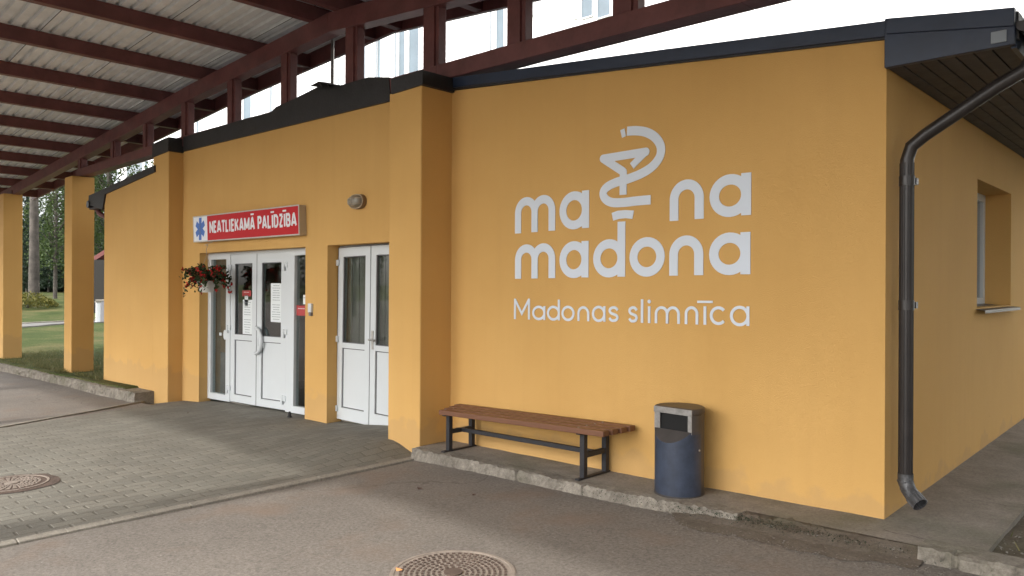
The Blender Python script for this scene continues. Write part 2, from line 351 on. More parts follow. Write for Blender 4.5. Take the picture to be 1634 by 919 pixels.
def sheet(name, xs, ys, fn, m, keep=None, jitter=0):
    b_ = MB(); idx = {}
    for i, x in enumerate(xs):
        for j, y in enumerate(ys):
            idx[i, j] = len(b_.v); b_.v.append((x, y, fn(x, y)))
    for i in range(len(xs)-1):
        for j in range(len(ys)-1):
            if keep is None or keep((xs[i]+xs[i+1])/2, (ys[j]+ys[j+1])/2): b_.f.append((idx[i,j], idx[i+1,j], idx[i+1,j+1], idx[i,j+1]))
    return b_.build(name, m, smooth=True)
def rng(a, b, n): return [a + (b - a) * i / n for i in range(n + 1)]
gx = [-1500, -600, -300, -150] + rng(-100, -30, 35)[0:] + rng(-29, -5, 48) + rng(-4.6, 2, 16) + [4, 8, 16, 40, 150, 600, 1500]
gy = [-1500, -600, -200, -100, -50, -20, -5, 0, 4.36, 4.42, 4.6] + rng(5, 20, 30) + rng(22, 80, 29) + [100, 200, 500, 1500]
tag(sheet('ground', gx, gy, lambda x, y: (groad(x, y) - .12 if -12.6 < x and y < 30 else glawn(x, y)) if (y > 4.4 and x < -.5) else groad(x, y) - .12, M['lawn']), kind='structure')
tag(sheet('asphalt_road', [-90, -60, -40] + rng(-30, -12.2, 20) + rng(-12, 3, 60) + [8, 20, 40], [-90, -40, -20, -10, -4] + rng(-2, 4.4, 30),
          lambda x, y: groad(x, y) - (.012 if -12.3 < x < -5.45 else 0) + .006 * noise.noise(Vector((x, y, 3))), M['asphalt'], keep=lambda x, y: not (-10.0 < x < -5.55 and y > -1.5)), kind='structure')
def pave_keep(x, y): return x > -10.6 - .42 * (y - 2.2) if y < 4.4 else x > -11.7
tag(sheet('block_paving', rng(-12.4, -5.47, 70), rng(-2.0, 5.3, 70), lambda x, y: gpave(x, y) + .004, M['pavers'], keep=lambda x, y: pave_keep(x, y) and not (y > 4.63 and x < -11.76) and x < -5.46), kind='structure')
# edging strip between paving and road
e = MB(); ys_ = rng(-2.0, 4.45, 24)
for k, (a, c) in enumerate(zip(ys_, ys_[1:])):
    if k % 4 == 3: c -= .006
    z0, z1 = gpave(-5.43, a) + .018, gpave(-5.43, c) + .018
    e.add([(-5.468, a, z0-.1), (-5.388, a, z0-.1), (-5.388, c, z1-.1), (-5.468, c, z1-.1), (-5.468, a, z0), (-5.388, a, z0-.004), (-5.388, c, z1-.004), (-5.468, c, z1)],
          [(0,3,2,1),(4,5,6,7),(0,1,5,4),(1,2,6,5),(2,3,7,6),(3,0,4,7)])
tag(e.build('paving_edging', M['edging'], bevel=.006), kind='structure')
e = MB(); pl = [(-12.35, 4.5), (-11.55, 3.35), (-10.75, 2.2), (-9.95, 1.0), (-8.9, -.6)]
for (a, c) in zip(pl, pl[1:]): e.beam((a[0], a[1], groad(*a) - .008), (c[0], c[1], groad(*c) - .008), .07, .03)
tag(e.build('paving_edging', M['edging']), kind='structure')

def rough(name, x0, x1, yf, yb, ftop, fbot, m, nx, amp=.02, front_slope=.03, seed=0, cuts=()):
    b_ = MB(); prof = []
    for i in range(nx + 1):
        x = x0 + (x1 - x0) * i / nx; row = []
        zt, zb = ftop(x), fbot(x) - .06
        pts = [(yf - front_slope, zb)] + [(yf - front_slope * (1 - k/5), zb + (zt - zb) * k / 5) for k in range(1, 6)] + [(yf + (yb - yf) * k / 5, zt) for k in range(1, 6)] + [(yb, zb)]
        for k, (y, z) in enumerate(pts):
            n1 = noise.noise(Vector((x * 9 + seed, y * 14, z * 20))); n2 = noise.noise(Vector((x * 30 + seed, y * 40, z * 50)))
            edge = 1.0 if 2 <= k <= 6 else .25
            near = min([abs(x - c) for c in cuts] + [9]); cut = -.018 if near < .012 else 0
            dy = (n1 * amp * .55 + n2 * amp * .75) * edge - cut * (k <= 6); dz = (n1 * .3 + n2 * .4) * amp * edge + (cut * .6 if k in (5, 6) else 0)
            row.append((x, y + dy, z + dz))
        prof.append(row)
    n = len(prof[0])
    for r in prof: b_.v += r
    for i in range(nx):
        for k in range(n - 1): b_.f.append((i*n+k, (i+1)*n+k, (i+1)*n+k+1, i*n+k+1))
    b_.f += [tuple(range(n)), tuple(nx*n + k for k in range(n))[::-1]]
    return tag(b_.build(name, m, smooth=False), kind='structure')
rough('kerb', -5.44, -2.2, 4.36, 4.50, lambda x: gwalk(x, 4.4) + .002, lambda x: groad(x, 4.3), M['kerb'], 340, .022, .03, 1, (-4.1, -3.42))
rough('kerb', -2.3, -1.14, 4.43, 4.56, lambda x: gwalk(x, 4.4) - .004, lambda x: groad(x, 4.3) - .03, M['soil'], 130, .045, .16, 5)
rough('kerb', -1.16, .9, 4.33, 4.50, lambda x: .272 + .01 * (x + 1), lambda x: groad(x, 4.3), M['kerb'], 170, .018, .015, 9, (-.99,))
rough('kerb', -30, -12.3, 4.34, 4.628, lambda x: glawn(x, 4.41) - .03, lambda x: groad(x, 4.3), M['kerb'], 700, .03, .02, 3, (-13.6, -15.0, -17.1, -19.0))
# pavements
tag(sheet('pavement', rng(-5.45, -.9, 40), rng(4.48, 4.9, 6), lambda x, y: gwalk(x, y) + .004 * noise.noise(Vector((x*4, y*4, 1))), M['slab']), kind='structure')
sp = sheet('side_pavement', rng(-1.6, -.9, 8), rng(4.9, 24, 90), lambda x, y: gwalk(x, y) - .0 + .004 * noise.noise(Vector((x*4, y*4, 1))), M['slab']); tag(sp, kind='structure')
e = MB()
for (a, c) in zip(rng(4.5, 24, 40), rng(4.5, 24, 40)[1:]): e.add([(-.9, a, gwalk(-.9, a)), (-.9, c, gwalk(-.9, c)), (-.88, c, 0), (-.88, a, 0)], [(0,1,2,3)])
tag(e.build('pavement_edge', M['slab']), kind='structure')
tag(sheet('soil_bed', rng(-.9, 6, 50), rng(4.46, 12, 50), lambda x, y: .20 + .012 * (y - 4.5) + .02 * noise.noise(Vector((x*3, y*3, 7))) + .012 * noise.noise(Vector((x*14, y*14, 7))), M['soil']), kind='structure')
e = MB(); rnd = random.Random(21); pts_t = []; pts_b = []
for k in range(81):
    x = -2.75 + 1.62 * k / 80; wdt = .24 * sm(k / 18) * (1 - .3 * sm((k - 60) / 20)) * (1 + .5 * noise.noise(Vector((x * 5, 0, 2)))) + .03 * noise.noise(Vector((x * 22, 0, 2))) + .02 * noise.noise(Vector((x * 60, 0, 2)))
    pts_t.append((x, 4.44, groad(x, 4.4) + .05)); pts_b.append((x, 4.36 - max(.01, wdt), groad(x, 4.2) + .004)); 
for k in range(80):
    m0 = tuple((Vector(pts_t[k]) + Vector(pts_b[k])) / 2 - Vector((0, 0, .014))); m1 = tuple((Vector(pts_t[k+1]) + Vector(pts_b[k+1])) / 2 - Vector((0, 0, .014)))
    e.add([pts_b[k], pts_b[k+1], m1, m0, pts_t[k+1], pts_t[k]], [(0,1,2,3), (3,2,4,5)])
tag(e.build('soil_wash', M['soil2']), kind='structure')
# cracks across the side pavement: shallow dark grooves
e = MB()
def crack(p, q, w, n, am):
    p, q = Vector(p), Vector(q); pr = None
    sd_ = Vector((-(q-p).y, (q-p).x, 0)).normalized()
    for i in range(n + 1):
        t_ = i / n; c = p.lerp(q, t_) + sd_ * am * noise.noise(Vector((t_ * 7 + p.x, p.y, 0))); z = gwalk(c.x, c.y) + .0055; c.z = z
        ww = w * (.3 + .7 * abs(noise.noise(Vector((t_ * 13, p.x, 4))))) 
        cur = (c - sd_ * ww, c + sd_ * ww)
        if pr: e.add([pr[0], pr[1], cur[1], cur[0]], [(0,1,2,3)])
        pr = cur
a_, b_2 = onZ(1550, 800, .235), onZ(1625, 812, .235); crack((a_.x, a_.y, 0), (b_2.x - .02, b_2.y, 0), .004, 20, .03)
crack((-1.2, 7.2, 0), (-.91, 7.3, 0), .004, 10, .03)
crack((-1.42, 4.62, 0), (-.95, 4.6, 0), .004, 20, .03)
tag(e.build('pavement_crack', M['dark']), kind='structure')

# far lawn path
e = MB()
pa = [onZ(x, y, -.22) for x, y in ((-60, 524), (33, 518), (60, 516), (103, 513), (166, 511), (260, 508))]
for (p, q) in zip(pa, pa[1:]):
    for off, w, h, in ((0, .5, .015),): e.beam((p.x, p.y, glawn(p.x, p.y) + .02), (q.x, q.y, glawn(q.x, q.y) + .02), 1.5, .06)
tag(e.build('footpath', M['path']), kind='structure')
e = MB()
for (p, q) in zip(pa, pa[1:]):
    dl = Vector((2.6, .3, 0)); e.beam((p.x - 1.3, p.y - .1, glawn(p.x, p.y) + .03), (q.x - 1.3, q.y - .1, glawn(q.x, q.y) + .03), .25, .09)
tag(e.build('path_edging', M['edging']), kind='structure')

# ------------------------------------------------------------------ clinic building
YW, YL, YP, YD = 4.85, 4.632, 4.465, 5.02
bld = thing('clinic_building', (-8, 7, 0), 'single-storey clinic rendered in ochre yellow with black roof edging', 'building')
ZT_R = lambda x: 3.538 + (3.168 - 3.538) * (x + 5.46) / (5.46 - 1.485)
ZT_M = lambda x: 3.70 + (3.60 - 3.70) * (x + 11.76) / (11.76 - 5.95)
ZT_L = lambda x: 3.25 + (3.41 - 3.25) * (x + 14.65) / (14.65 - 12.3)
XEL, XER, XDL, XDR = -11.159, -8.148, -7.659, -5.99
HD = 2.10
w = MB()
w.prY([(-11.77, -.6), (XEL, -.6), (XEL, ZT_M(XEL)), (-11.77, ZT_M(-11.77))], YW, 5.2)
w.prY([(XEL, HD), (XER, HD), (XER, ZT_M(XER)), (XEL, ZT_M(XEL))], YW, 5.2)
w.prY([(XER, -.5), (XDL, -.5), (XDL, ZT_M(XDL)), (XER, ZT_M(XER))], YW, 5.2)
w.prY([(XDL, HD), (XDR, HD), (XDR, ZT_M(XDR)), (XDL, ZT_M(XDL))], YW, 5.2)
w.prY([(XDR, -.3), (-5.46, -.3), (-5.46, 3.59), (XDR, 3.59)], YW, 5.2)
w.prY([(-5.46, -.3), (-1.485, -.3), (-1.485, 3.168), (-5.46, ZT_R(-5.46))], YW, 5.2)
w.prY([(-14.65, -.6), (-12.38, -.6), (-12.38, ZT_L(-12.38)), (-14.65, 3.25)], YL, 5.0)
WY0, WY1, WZ0, WZ1 = 7.19, 8.565, 1.47, 2.55
w.prX([(5.2, -.3), (WY0, -.3), (WY0, 3.05), (5.2, 3.05)], -1.80, -1.485)
w.prX([(WY0, -.3), (WY1, -.3), (WY1, WZ0), (WY0, WZ0)], -1.80, -1.485)
w.prX([(WY0, WZ1), (WY1, WZ1), (WY1, 3.05), (WY0, 3.05)], -1.80, -1.485)
w.prX([(WY1, -.3), (16, -.3), (16, 3.05), (WY1, 3.05)], -1.80, -1.485)
w.box((-14.65, 5.0, -.6), (-14.35, 16, 3.2))
w.box((-14.35, 15.7, -.3), (-1.8, 16, 3.1))
w.build('wall', M['plaster'], bld)
pA = MB().prY([(-12.38, -.6), (-11.77, -.6), (-11.77, 3.685), (-12.38, 3.66)], YL - .004, 4.95).build('pillar', M['plaster'], bld, bevel=.012)
pB = MB().prY([(-5.955, -.2), (-5.46, -.2), (-5.46, 3.533), (-5.955, 3.525)], YP, 4.86).build('pillar', M['plaster'], bld, bevel=.012)
# interior rooms, dark and simple
ro = MB(); ro.box((-11.9, 5.2, -.2), (-11.8, 9, 2.7)); ro.box((-5.7, 5.2, -.2), (-5.6, 9, 2.7)); ro.box((-11.9, 9, -.2), (-1.8, 9.1, 2.7)); ro.box((-11.9, 5.2, 2.6), (-1.8, 9.1, 2.66)); ro.box((-7.9, 5.2, -.2), (-7.8, 9, 2.7))
ro.build('interior_wall', M['room'], bld)
MB().box((-11.9, 5.03, -.35), (-1.8, 9.1, -.10 + .02)).build('interior_floor', M['roomf'], bld)
# roof
rf = MB()
prof = [(-15.45, 3.16), (-12.3, 3.46), (-11.7, 3.74), (-8.7, 3.80), (-5.6, 3.60), (-1.48, 3.22), (-.82, 3.12)]
for (a, c) in zip(prof, prof[1:]): rf.prY([(a[0], a[1]), (c[0], c[1]), (c[0], c[1] + .05), (a[0], a[1] + .05)], 4.90, 16.4)
rf.build('roof', M['black'], bld)
def PY(pts, Y): return [tuple(onY(x, y, Y)[i] for i in (0, 2)) for x, y in pts]
YF = 4.815
MB().prY(PY([(722.5, 139.5), (1060, 99), (1414.5, 57.5), (1414.5, 32.5), (1060, 78.3), (769, 117.5), (722.5, 123.5)], YF), YF, 4.93).build('fascia', M['blackm'], bld, bevel=.004)
MB().prY([(-5.46, 3.535), (-5.46 + .0, 3.535)] and PY([(722, 143), (1060, 103), (1414, 62.5), (1414, 57.5), (1060, 98), (722, 138)], YF + .018), YF + .018, 4.90).build('fascia', M['black'], bld)
MB().prY(PY([(292.5, 241), (623.2, 160.5), (620, 123), (588, 123), (567, 129), (543, 136), (525.6, 135), (511, 131.5), (507, 138.4), (462, 161), (440, 170.6), (432, 179), (392, 189), (340, 205), (292, 219)], 4.82), 4.82, 4.93).build('roofing_felt', M['black'], bld)
# crumpled felt flap
fl = MB(); q = [onY(x, y, 4.8) for x, y in ((505, 140), (512, 131.5), (527, 134), (543, 137), (536, 139), (520, 141))]
for i in range(len(q)): q[i] = q[i] + Vector((0, (-.10, -.04, -.16, -.02, -.2, -.05)[i], 0))
fl.add([tuple(v) for v in q] + [tuple(v + Vector((0, .1, .01))) for v in q], [(0,1,2,5), (5,2,3,4), (6,7,8,11), (11,8,9,10), (0,1,7,6), (1,2,8,7), (2,3,9,8)]); fl.build('felt_flap', M['black'], bld)
MB().prY(PY([(623.5, 150), (674, 134.5), (674, 111), (623.5, 126)], YP - .02), YP - .02, 4.88).build('pillar_cap', M['black'], bld, bevel=.004)
q = PY([(246, 247.6), (270, 241), (270, 214), (246, 222)], YL - .02); MB().prY([(-12.39, 3.66), (-11.75, 3.685), (-11.75, 3.90), (-12.39, 3.87)], YL - .02, 4.97).build('pillar_cap', M['black'], bld, bevel=.004)
MB().prY(PY([(153, 307), (246, 263.5), (246, 274), (167, 309.5), (163, 334), (141, 327), (141.5, 312)], YL - .03), YL - .03, 4.9).build('fascia', M['black'], bld)
MB().box((-15.42, YL - .02, 3.02), (-14.66, 16.3, 3.05)).build('soffit', M['soffit'], bld)
g_ = MB(); g_.tube([(-15.42, y, 3.12) for y in (4.58, 16.3)], .07, 12); g_.build('gutter', M['pipe'], bld, smooth=True)
dp = MB(); dp.tube([(-15.38, 4.72, 3.08), (-15.3, 4.75, 2.95), (-14.78, 4.86, 2.75), (-14.72, 4.87, 2.6), (-14.72, 4.87, 0)], .045, 10); dp.build('downpipe', M['red'], bld, smooth=True)
# right-hand eaves: boxed end, soffit boards, gutter
XO = -.82
MB().prY([(-1.483, 2.965), (XO, 2.965), (XO, 3.165), (-1.483, 3.262)], 4.80, 4.845).build('fascia', M['blackm'], bld, bevel=.004)
MB().prY([(-1.47, 3.165), (XO - .0, 3.06), (XO - .0, 3.158), (-1.47, 3.258)], 4.784, 4.799).build('fascia', M['blackm'], bld, bevel=.004)
MB().box((XO - .11, 4.79, 2.985), (XO - .035, 4.799, 3.05)).build('bracket_plate', M['hgrey'], bld, bevel=.003)
MB().prY([(-1.483, 3.0), (XO+.01, 3.0), (XO+.01, 3.15), (-1.483, 3.2)], 4.846, 4.9).build('eaves_box', M['black'], bld)
MB().box((XO - .025, 4.85, 2.955), (XO, 16.3, 3.14)).build('fascia', M['blackm'], bld)
nb = 7; wb = (XO - .025 + 1.483) / nb
for i in range(nb):
    x = -1.483 + i * wb
    MB().box((x + .003, 4.848, 2.972), (x + wb - .006, 16.2, 2.992)).build('soffit_board', M['soffit'], bld, bevel=.003)
gt = MB(); ring = [(XO + .055 + .062 * math.cos(a), 3.09 + .062 * math.sin(a)) for a in [math.pi + math.pi * k / 10 for k in range(11)]]
inner = [(XO + .055 + .055 * math.cos(a), 3.092 + .055 * math.sin(a)) for a in [math.pi + math.pi * k / 10 for k in range(11)]][::-1]
for k in range(10): gt.prY([ring[k], ring[k+1], inner[9-k], inner[10-k]], 4.83, 16.3)
gt.prY(ring, 4.822, 4.834); gt.build('gutter', M['pipe'], bld, smooth=False)
# downpipe at the corner
XPp, YPp = -1.40, 4.965
d_ = MB(); zt = 2.49
pts = [(XO + .055, YPp + .02, 3.04), (XO + .055, YPp + .02, 2.93), (XO + .02, YPp + .02, 2.86)]
pts += [(-.93, YPp + .01, 2.79), (-1.30, YPp, 2.56), (-1.375, YPp, 2.50), (XPp, YPp, 2.42), (XPp, YPp, .46)]
d_.tube(pts, .039, 20)
for a in range(0, 360, 30): d_.tube([(XPp + .039 * math.cos(R(a)), YPp + .039 * math.sin(R(a)), z) for z in (2.40, .46)], .0035, 5)
dpo = d_.build('downpipe', M['pipe'], bld, smooth=True)
for z in (2.29, 1.53):
    c = MB(); c.tube([(XPp, YPp, z - .03), (XPp, YPp, z + .03)], .045, 20); c.box((XPp + .03, YPp + .03, z - .02), (XPp + .045, YPp + .075, z + .02)); c.build('pipe_clamp', M['pipe'], dpo, smooth=True)
sh = MB(); shp = [(XPp, YPp, .50), (XPp, YPp, .45), (XPp + .02, YPp - .012, .405), (XPp + .05, YPp - .03, .375), (XPp + .10, YPp - .06, .338)]
sh.tube(shp, .044, 20, cap=False)
for k in range(-3, 4):
    a = R(180 + 90 + k * 20); off = Vector((0, 0, 0))
    d3 = (Vector(shp[4]) - Vector(shp[3])).normalized(); s3 = d3.cross(Vector((0,0,1))).normalized(); u3 = s3.cross(d3)
    o3 = (s3 * math.cos(R(k*22+90)) + u3 * math.sin(R(k*22+90))) * .044
    for o4 in (o3, -o3): sh.tube([Vector(shp[3]) + o4, Vector(shp[4]) + o4], .004, 5)
for z_, q_ in ((0, shp[1]), (1, shp[2]), (2, shp[3])):
    sh.tube([Vector(q_) - Vector((0,0,.004)), Vector(q_) + Vector((0,0,.004))], .047, 20)
sh.build('outlet_shoe', M['zinc'], dpo, smooth=True)
# side window
win = MB()
XWf = -1.70
def frameX(mb, y0, y1, z0, z1, x0, x1, t):
    mb.box((x0, y0, z0), (x1, y0 + t, z1)); mb.box((x0, y1 - t, z0), (x1, y1, z1)); mb.box((x0, y0 + t, z0), (x1, y1 - t, z0 + t)); mb.box((x0, y0 + t, z1 - t), (x1, y1 - t, z1))
frameX(win, WY0, WY1, WZ0, WZ1, XWf - .07, XWf, .07); win.box((XWf - .065, (WY0+WY1)/2 - .05, WZ0 + .07), (XWf + .008, (WY0+WY1)/2 + .05, WZ1 - .07))
wf = win.build('window', M['pvc'], bld, bevel=.004)
MB().box((XWf - .04, WY0 + .07, WZ0 + .07), (XWf - .03, WY1 - .07, WZ1 - .07)).build('pane', M['glassw'], wf)
bl = MB()
for k in range(28): x = XWf - .12 - .012 * math.sin(k * 1.3); bl.box((x, WY0 + .04 + k * .046, WZ0), (x + .004, WY0 + .04 + k * .046 + .042, WZ1))
bl.build('curtain', M['blind'], wf)
si = MB().prY([(XWf, WZ0 + .012), (-1.42, WZ0 - .018), (-1.42, WZ0 - .03), (-1.425, WZ0 - .03), (-1.425, WZ0 - .02), (XWf, WZ0 + .004)], WY0 - .04, WY1 + .06)
si.build('window_sill', M['zinc'], wf)
sf = MB().prY([(-1.4195, WZ0 - .018), (-1.415, WZ0 - .018), (-1.415, WZ0 - .045), (-1.4195, WZ0 - .045)], WY0 - .04, WY1 + .06).build('sill_edge', M['boxg2'], wf)

# ---- doors
def bil(c, u, v):   # c: bl, br, tr, tl in (x, z)
    x = (c[0][0]*(1-u) + c[1][0]*u)*(1-v) + (c[3][0]*(1-u) + c[2][0]*u)*v
    z = (c[0][1]*(1-u) + c[1][1]*u)*(1-v) + (c[3][1]*(1-u) + c[2][1]*u)*v
    return (x, z)
def quad(c, u0, u1, v0, v1): return [bil(c, u0, v0), bil(c, u1, v0), bil(c, u1, v1), bil(c, u0, v1)]
def frame(mb, c, su, sv0, sv1, y0, y1):
    mb.prY(quad(c, 0, su, 0, 1), y0, y1); mb.prY(quad(c, 1 - su, 1, 0, 1), y0, y1)
    mb.prY(quad(c, su, 1 - su, 0, sv0), y0, y1); mb.prY(quad(c, su, 1 - su, 1 - sv1, 1), y0, y1)
def leaf(parent, c, glass_v=(.46, .935), panel_v=(.075, .43), su=.19):
    y0, y1 = YD - .03, YD + .03
    l = MB(); l.prY(quad(c, 0.004, su, .006, .996), y0, y1); l.prY(quad(c, 1 - su, .996, .006, .996), y0, y1)
    l.prY(quad(c, su, 1-su, .006, panel_v[0]), y0, y1); l.prY(quad(c, su, 1-su, panel_v[1], glass_v[0]), y0, y1); l.prY(quad(c, su, 1-su, glass_v[1], .996), y0, y1)
    l.prY(quad(c, su, 1-su, *panel_v), YD - .012, YD + .01)
    ob = l.build('door_leaf', M['pvc'], parent)
    gk = MB(); e_ = .018
    for v0, v1 in (glass_v, panel_v):
        for (a, b2, c2, d2) in ((su, su + e_, v0, v1), (1 - su - e_, 1 - su, v0, v1), (su, 1 - su, v0, v0 + e_ * .3), (su, 1 - su, v1 - e_ * .3, v1)):
            gk.prY(quad(c, a, b2, c2, d2), YD - .0165, YD - .0125) if v0 == panel_v[0] else gk.prY(quad(c, a, b2, c2, d2), YD - .022, YD - .006)
    for (a, b2, c2, d2) in ((-.006, .006, .0, 1), (.994, 1.006, .0, 1), (0, 1, .996, 1.0)): gk.prY(quad(c, a, b2, c2, d2), YD - .0325, YD - .0305)
    gk.build('door_gasket', M['gasket'], parent)
    MB().prY(quad(c, su + .002, 1 - su - .002, *glass_v), YD - .004, YD + .004).build('door_pane', M['glass'], parent)
    return ob
def XZ(x, y, Y=YD): p = onY(x, y, Y); return (p.x, p.z)
L1 = [XZ(369.8, 640.6), XZ(411.6, 648.3), XZ(413.6, 403.6), XZ(371.6, 406)]
L2 = [XZ(411.6, 648.3), XZ(458.6, 655.8), XZ(461.0, 401.2), XZ(413.6, 403.6)]
zb = lambda t: XZ(334.5 + 154 * t, 635 + 25 * t)[1]
ent = bpy.data.objects.new('entrance_door', None)
efr = MB()
fl_ = [XZ(334.8, 634.6), XZ(370.2, 640.7), XZ(372, 405), XZ(336.5, 406.6)]
efr.prY(quad(fl_, 0, .14, 0, 1), YD - .04, YD + .04); efr.prY(quad(fl_, .82, 1.0, 0, 1), YD - .04, YD + .04); efr.prY(quad(fl_, .14, .82, 0, .042), YD - .04, YD + .04); efr.prY(quad(fl_, .14, .82, .965, 1), YD - .04, YD + .04)
fr_ = [XZ(459.2, 656), XZ(487.5, 661), XZ(490.5, 397.5), XZ(461.5, 400)]
efr.prY(quad(fr_, 0, .46, 0, 1), YD - .04, YD + .04); efr.prY(quad(fr_, .46, 1.1, 0, .042), YD - .04, YD + .04); efr.prY(quad(fr_, .46, 1.1, .965, 1), YD - .04, YD + .04)
efr.prY([(XEL, 2.06), (XER, 2.06), (XER, 2.098), (XEL, 2.098)], YD - .035, YD + .05)
entf = efr.build('entrance_door', M['pvc'], bld)
tag(entf, 'white double door with narrow glazed sidelights')
MB().prY(quad(fl_, .14, .82, .042, .965), YD - .004, YD + .004).build('sidelight_pane', M['glass'], entf)
MB().prY(quad(fr_, .46, 1.1, .042, .965), YD - .004, YD + .004).build('sidelight_pane', M['glass'], entf)
leaf(entf, L1, (.46, .935), (.055, .425), .17); leaf(entf, L2, (.46, .935), (.055, .425), .17)
def hinge(parent, x, z, y=YD - .03):
    h = MB(); h.box((x - .05, y - .022, z), (x + .045, y + .002, z + .07)); h.box((x - .05, y - .032, z - .045), (x - .018, y + .002, z + .07)); h.build('hinge', M['pvc'], parent, bevel=.004)
for (px, py) in ((371, 427), (370, 523), (369, 619)): x, z = XZ(px, py); hinge(entf, x, z - .03)
for (px, py) in ((461, 423), (460, 530), (457.5, 636)): x, z = XZ(px, py); hinge(entf, x, z - .03)
# curved pull handle
x, z = XZ(414, 543); h = MB()
h.tube([(x + .0 + .17 * math.sin(a) * 1.0, YD - .06, z + .175 * math.cos(a)) for a in [math.pi * k / 14 for k in range(15)]], .024, 10)
h.box((x - .015, YD - .06, z + .155), (x + .015, YD - .03, z + .19)); h.box((x - .015, YD - .06, z - .19), (x + .015, YD - .03, z - .155)); h.box((x - .01, YD - .036, z - .07), (x + .03, YD - .03, z + .03))
h.build('pull_handle', M['pvc'], entf, smooth=True)
h = MB(); h.tube([(x + .02 + .12 * math.sin(a), YD + .05, z + .18 * math.cos(a)) for a in [math.pi * k / 14 for k in range(15)]], .018, 8); h.build('pull_handle', M['pvc'], entf, smooth=True)
x, z = XZ(361, 534); h = MB(); h.lathe([(.0, 0), (.045, 0), (.045, .012), (0, .012)], n=20); h.v = [(x + v[0]*1, YD - .012 - v[2], z + v[1]*1.6) for v in h.v]; h.build('glass_lock', M['pvc'], entf, smooth=True)
x, z = XZ(353, 534); MB().box((x - .04, YD - .012, z - .012), (x + .03, YD - .005, z + .03)).build('glass_latch', M['pvc'], entf)

# side door (second)
D1 = [XZ(539.8, 668.5), XZ(592.0, 680), XZ(595.6, 391), XZ(544.0, 395.2)]
wd = D1[1][0] - D1[0][0]
D2 = [D1[1], (D1[1][0] + wd, D1[1][1] + .6 * (D1[1][1] - D1[0][1])), (D1[2][0] + wd, D1[2][1]), D1[2]]
sfr = MB(); sfr.prY([(XDL, 2.07), (XDR, 2.07), (XDR, 2.098), (XDL, 2.098)], YD + .0, YD + .07); sfr.prY([(XDR - .06, -.1), (XDR, -.1), (XDR, 2.07), (XDR - .06, 2.07)], YD, YD + .07)
sfr.prY([(XDL, -.1), (XDL + .03, -.1), (XDL + .03, 2.07), (XDL, 2.07)], YD + .03, YD + .07)
sdr = sfr.build('side_door', M['pvc'], bld); tag(sdr, 'white double door beside the pillar')
leaf(sdr, D1, (.45, .945), (.075, .42), .155); leaf(sdr, D2, (.45, .945), (.075, .42), .155)
for (px, py) in ((543, 420), (541.5, 541), (540, 651)): x, z = XZ(px, py); hinge(sdr, x - .01, z - .03)
x, z = XZ(598, 543); h = MB(); h.box((x - .012, YD - .04, z - .10), (x + .02, YD - .03, z + .11)); h.tube([(x, YD - .035, z + .01), (x, YD - .085, z + .01), (x + .11, YD - .085, z + .01)], .010, 8); h.build('door_handle', M['chrome'], sdr)
cu = MB()
for k in range(34): xx = -7.66 + k * .05; yy = YD + .042 + .006 * math.sin(k * 1.9); cu.box((xx, yy, .7), (xx + .049, yy + .003, 2.02))
cu.build('lace_curtain', M['net'], sdr)
MB().prY(quad(fl_, .10, .86, .03, .98), YD + .05, YD + .053).build('side_curtain', M['net2'], entf)
MB().box((XER + .0, YD - .03, -.3), (XER + .001, YD, -.29)).build('threshold', M['pvc'], entf)
th = MB().box((XEL, 5.03, -.4), (XER, 5.12, -.10)); th.box((XDL, 5.05, -.2), (XDR, 5.15, .02)); th.build('threshold_sill', M['slab'], bld)

# ------------------------------------------------------------------ canopy
can = thing('entrance_canopy', (-8, 2, 0), 'corrugated canopy roof on oxide-red steel trusses and ochre pillars', 'canopy')
YN = -.55                                  # near truss
RZ = [(-24.2, 3.975), (-11.55, 4.72), (-7.67, 4.862), (3.8, 3.80)]      # underside of the purlins
rz = lambda x: lerp(x, RZ)
def pillar(x0, x1, y0, y1, z1, lab=None):
    p_ = MB().box((x0, y0, groad((x0+x1)/2, y0) - .3), (x1, y1, z1)).build('canopy_pillar', M['plaster'], can, bevel=.012); return p_
pillar(-17.08, -16.60, 4.65, 5.06, 3.785); pillar(-22.6, -22.06, 4.65, 5.06, 3.88)
pillar(.7, 1.15, 4.65, 5.06, 3.4)
for x0 in (-22.5, -17.0, -12.1, -6.10, .7): pillar(x0, x0 + .38, YN - .18, YN + .18, 3.6)
YT = 4.93
ps = [(-17.0, 3.80), (-12.78, 3.80), (-5.67, 3.672), (-2.42, 3.614), (1.3, 3.54)]
for yt in (YT, YN):
    c = MB()
    for (a, b3) in zip(ps, ps[1:]): c.beam((a[0], yt, a[1] + .08), (b3[0], yt, b3[1] + .08), .2, .16)
    c.build('bottom_chord', M['red'], can, bevel=.006)
    c = MB(); tp = [(-23.3, rz(-23.3) - .12), (-11.55, rz(-11.55) - .12), (-7.67, rz(-7.67) - .12), (3.2, rz(3.2) - .12)]
    for (a, b3) in zip(tp, tp[1:]): c.beam((a[0], yt, a[1]), (b3[0], yt, b3[1]), .17, .23)
    c.build('top_chord', M['red'], can, bevel=.006)
    for x, wv in ((-16.9, .2), (-14.98, .18), (-13.39, .18), (-11.78, .21), (-10.2, .2), (-8.69, .2), (-7.22, .21), (-5.81, .22), (-4.62, .21), (-3.43, .23), (-2.1, .2), (-.7, .2)):
        c = MB(); c.box((x - wv/2, yt - .07, lerp(x, ps) + .16), (x + wv/2 - .05, yt + .07, rz(x) - .2)); c.box((x + wv/2 - .05, yt - .05, lerp(x, ps) + .16), (x + wv/2, yt + .05, rz(x) - .2)); c.build('truss_post', M['red'], can, bevel=.004)
    MB().box((-22.5, yt - .1, 3.88 if yt > 0 else 3.6), (-22.1, yt + .1, rz(-22.4) - .1)).build('bearing_block', M['red'], can)
Y0R, Y1R = -1.45, 5.8
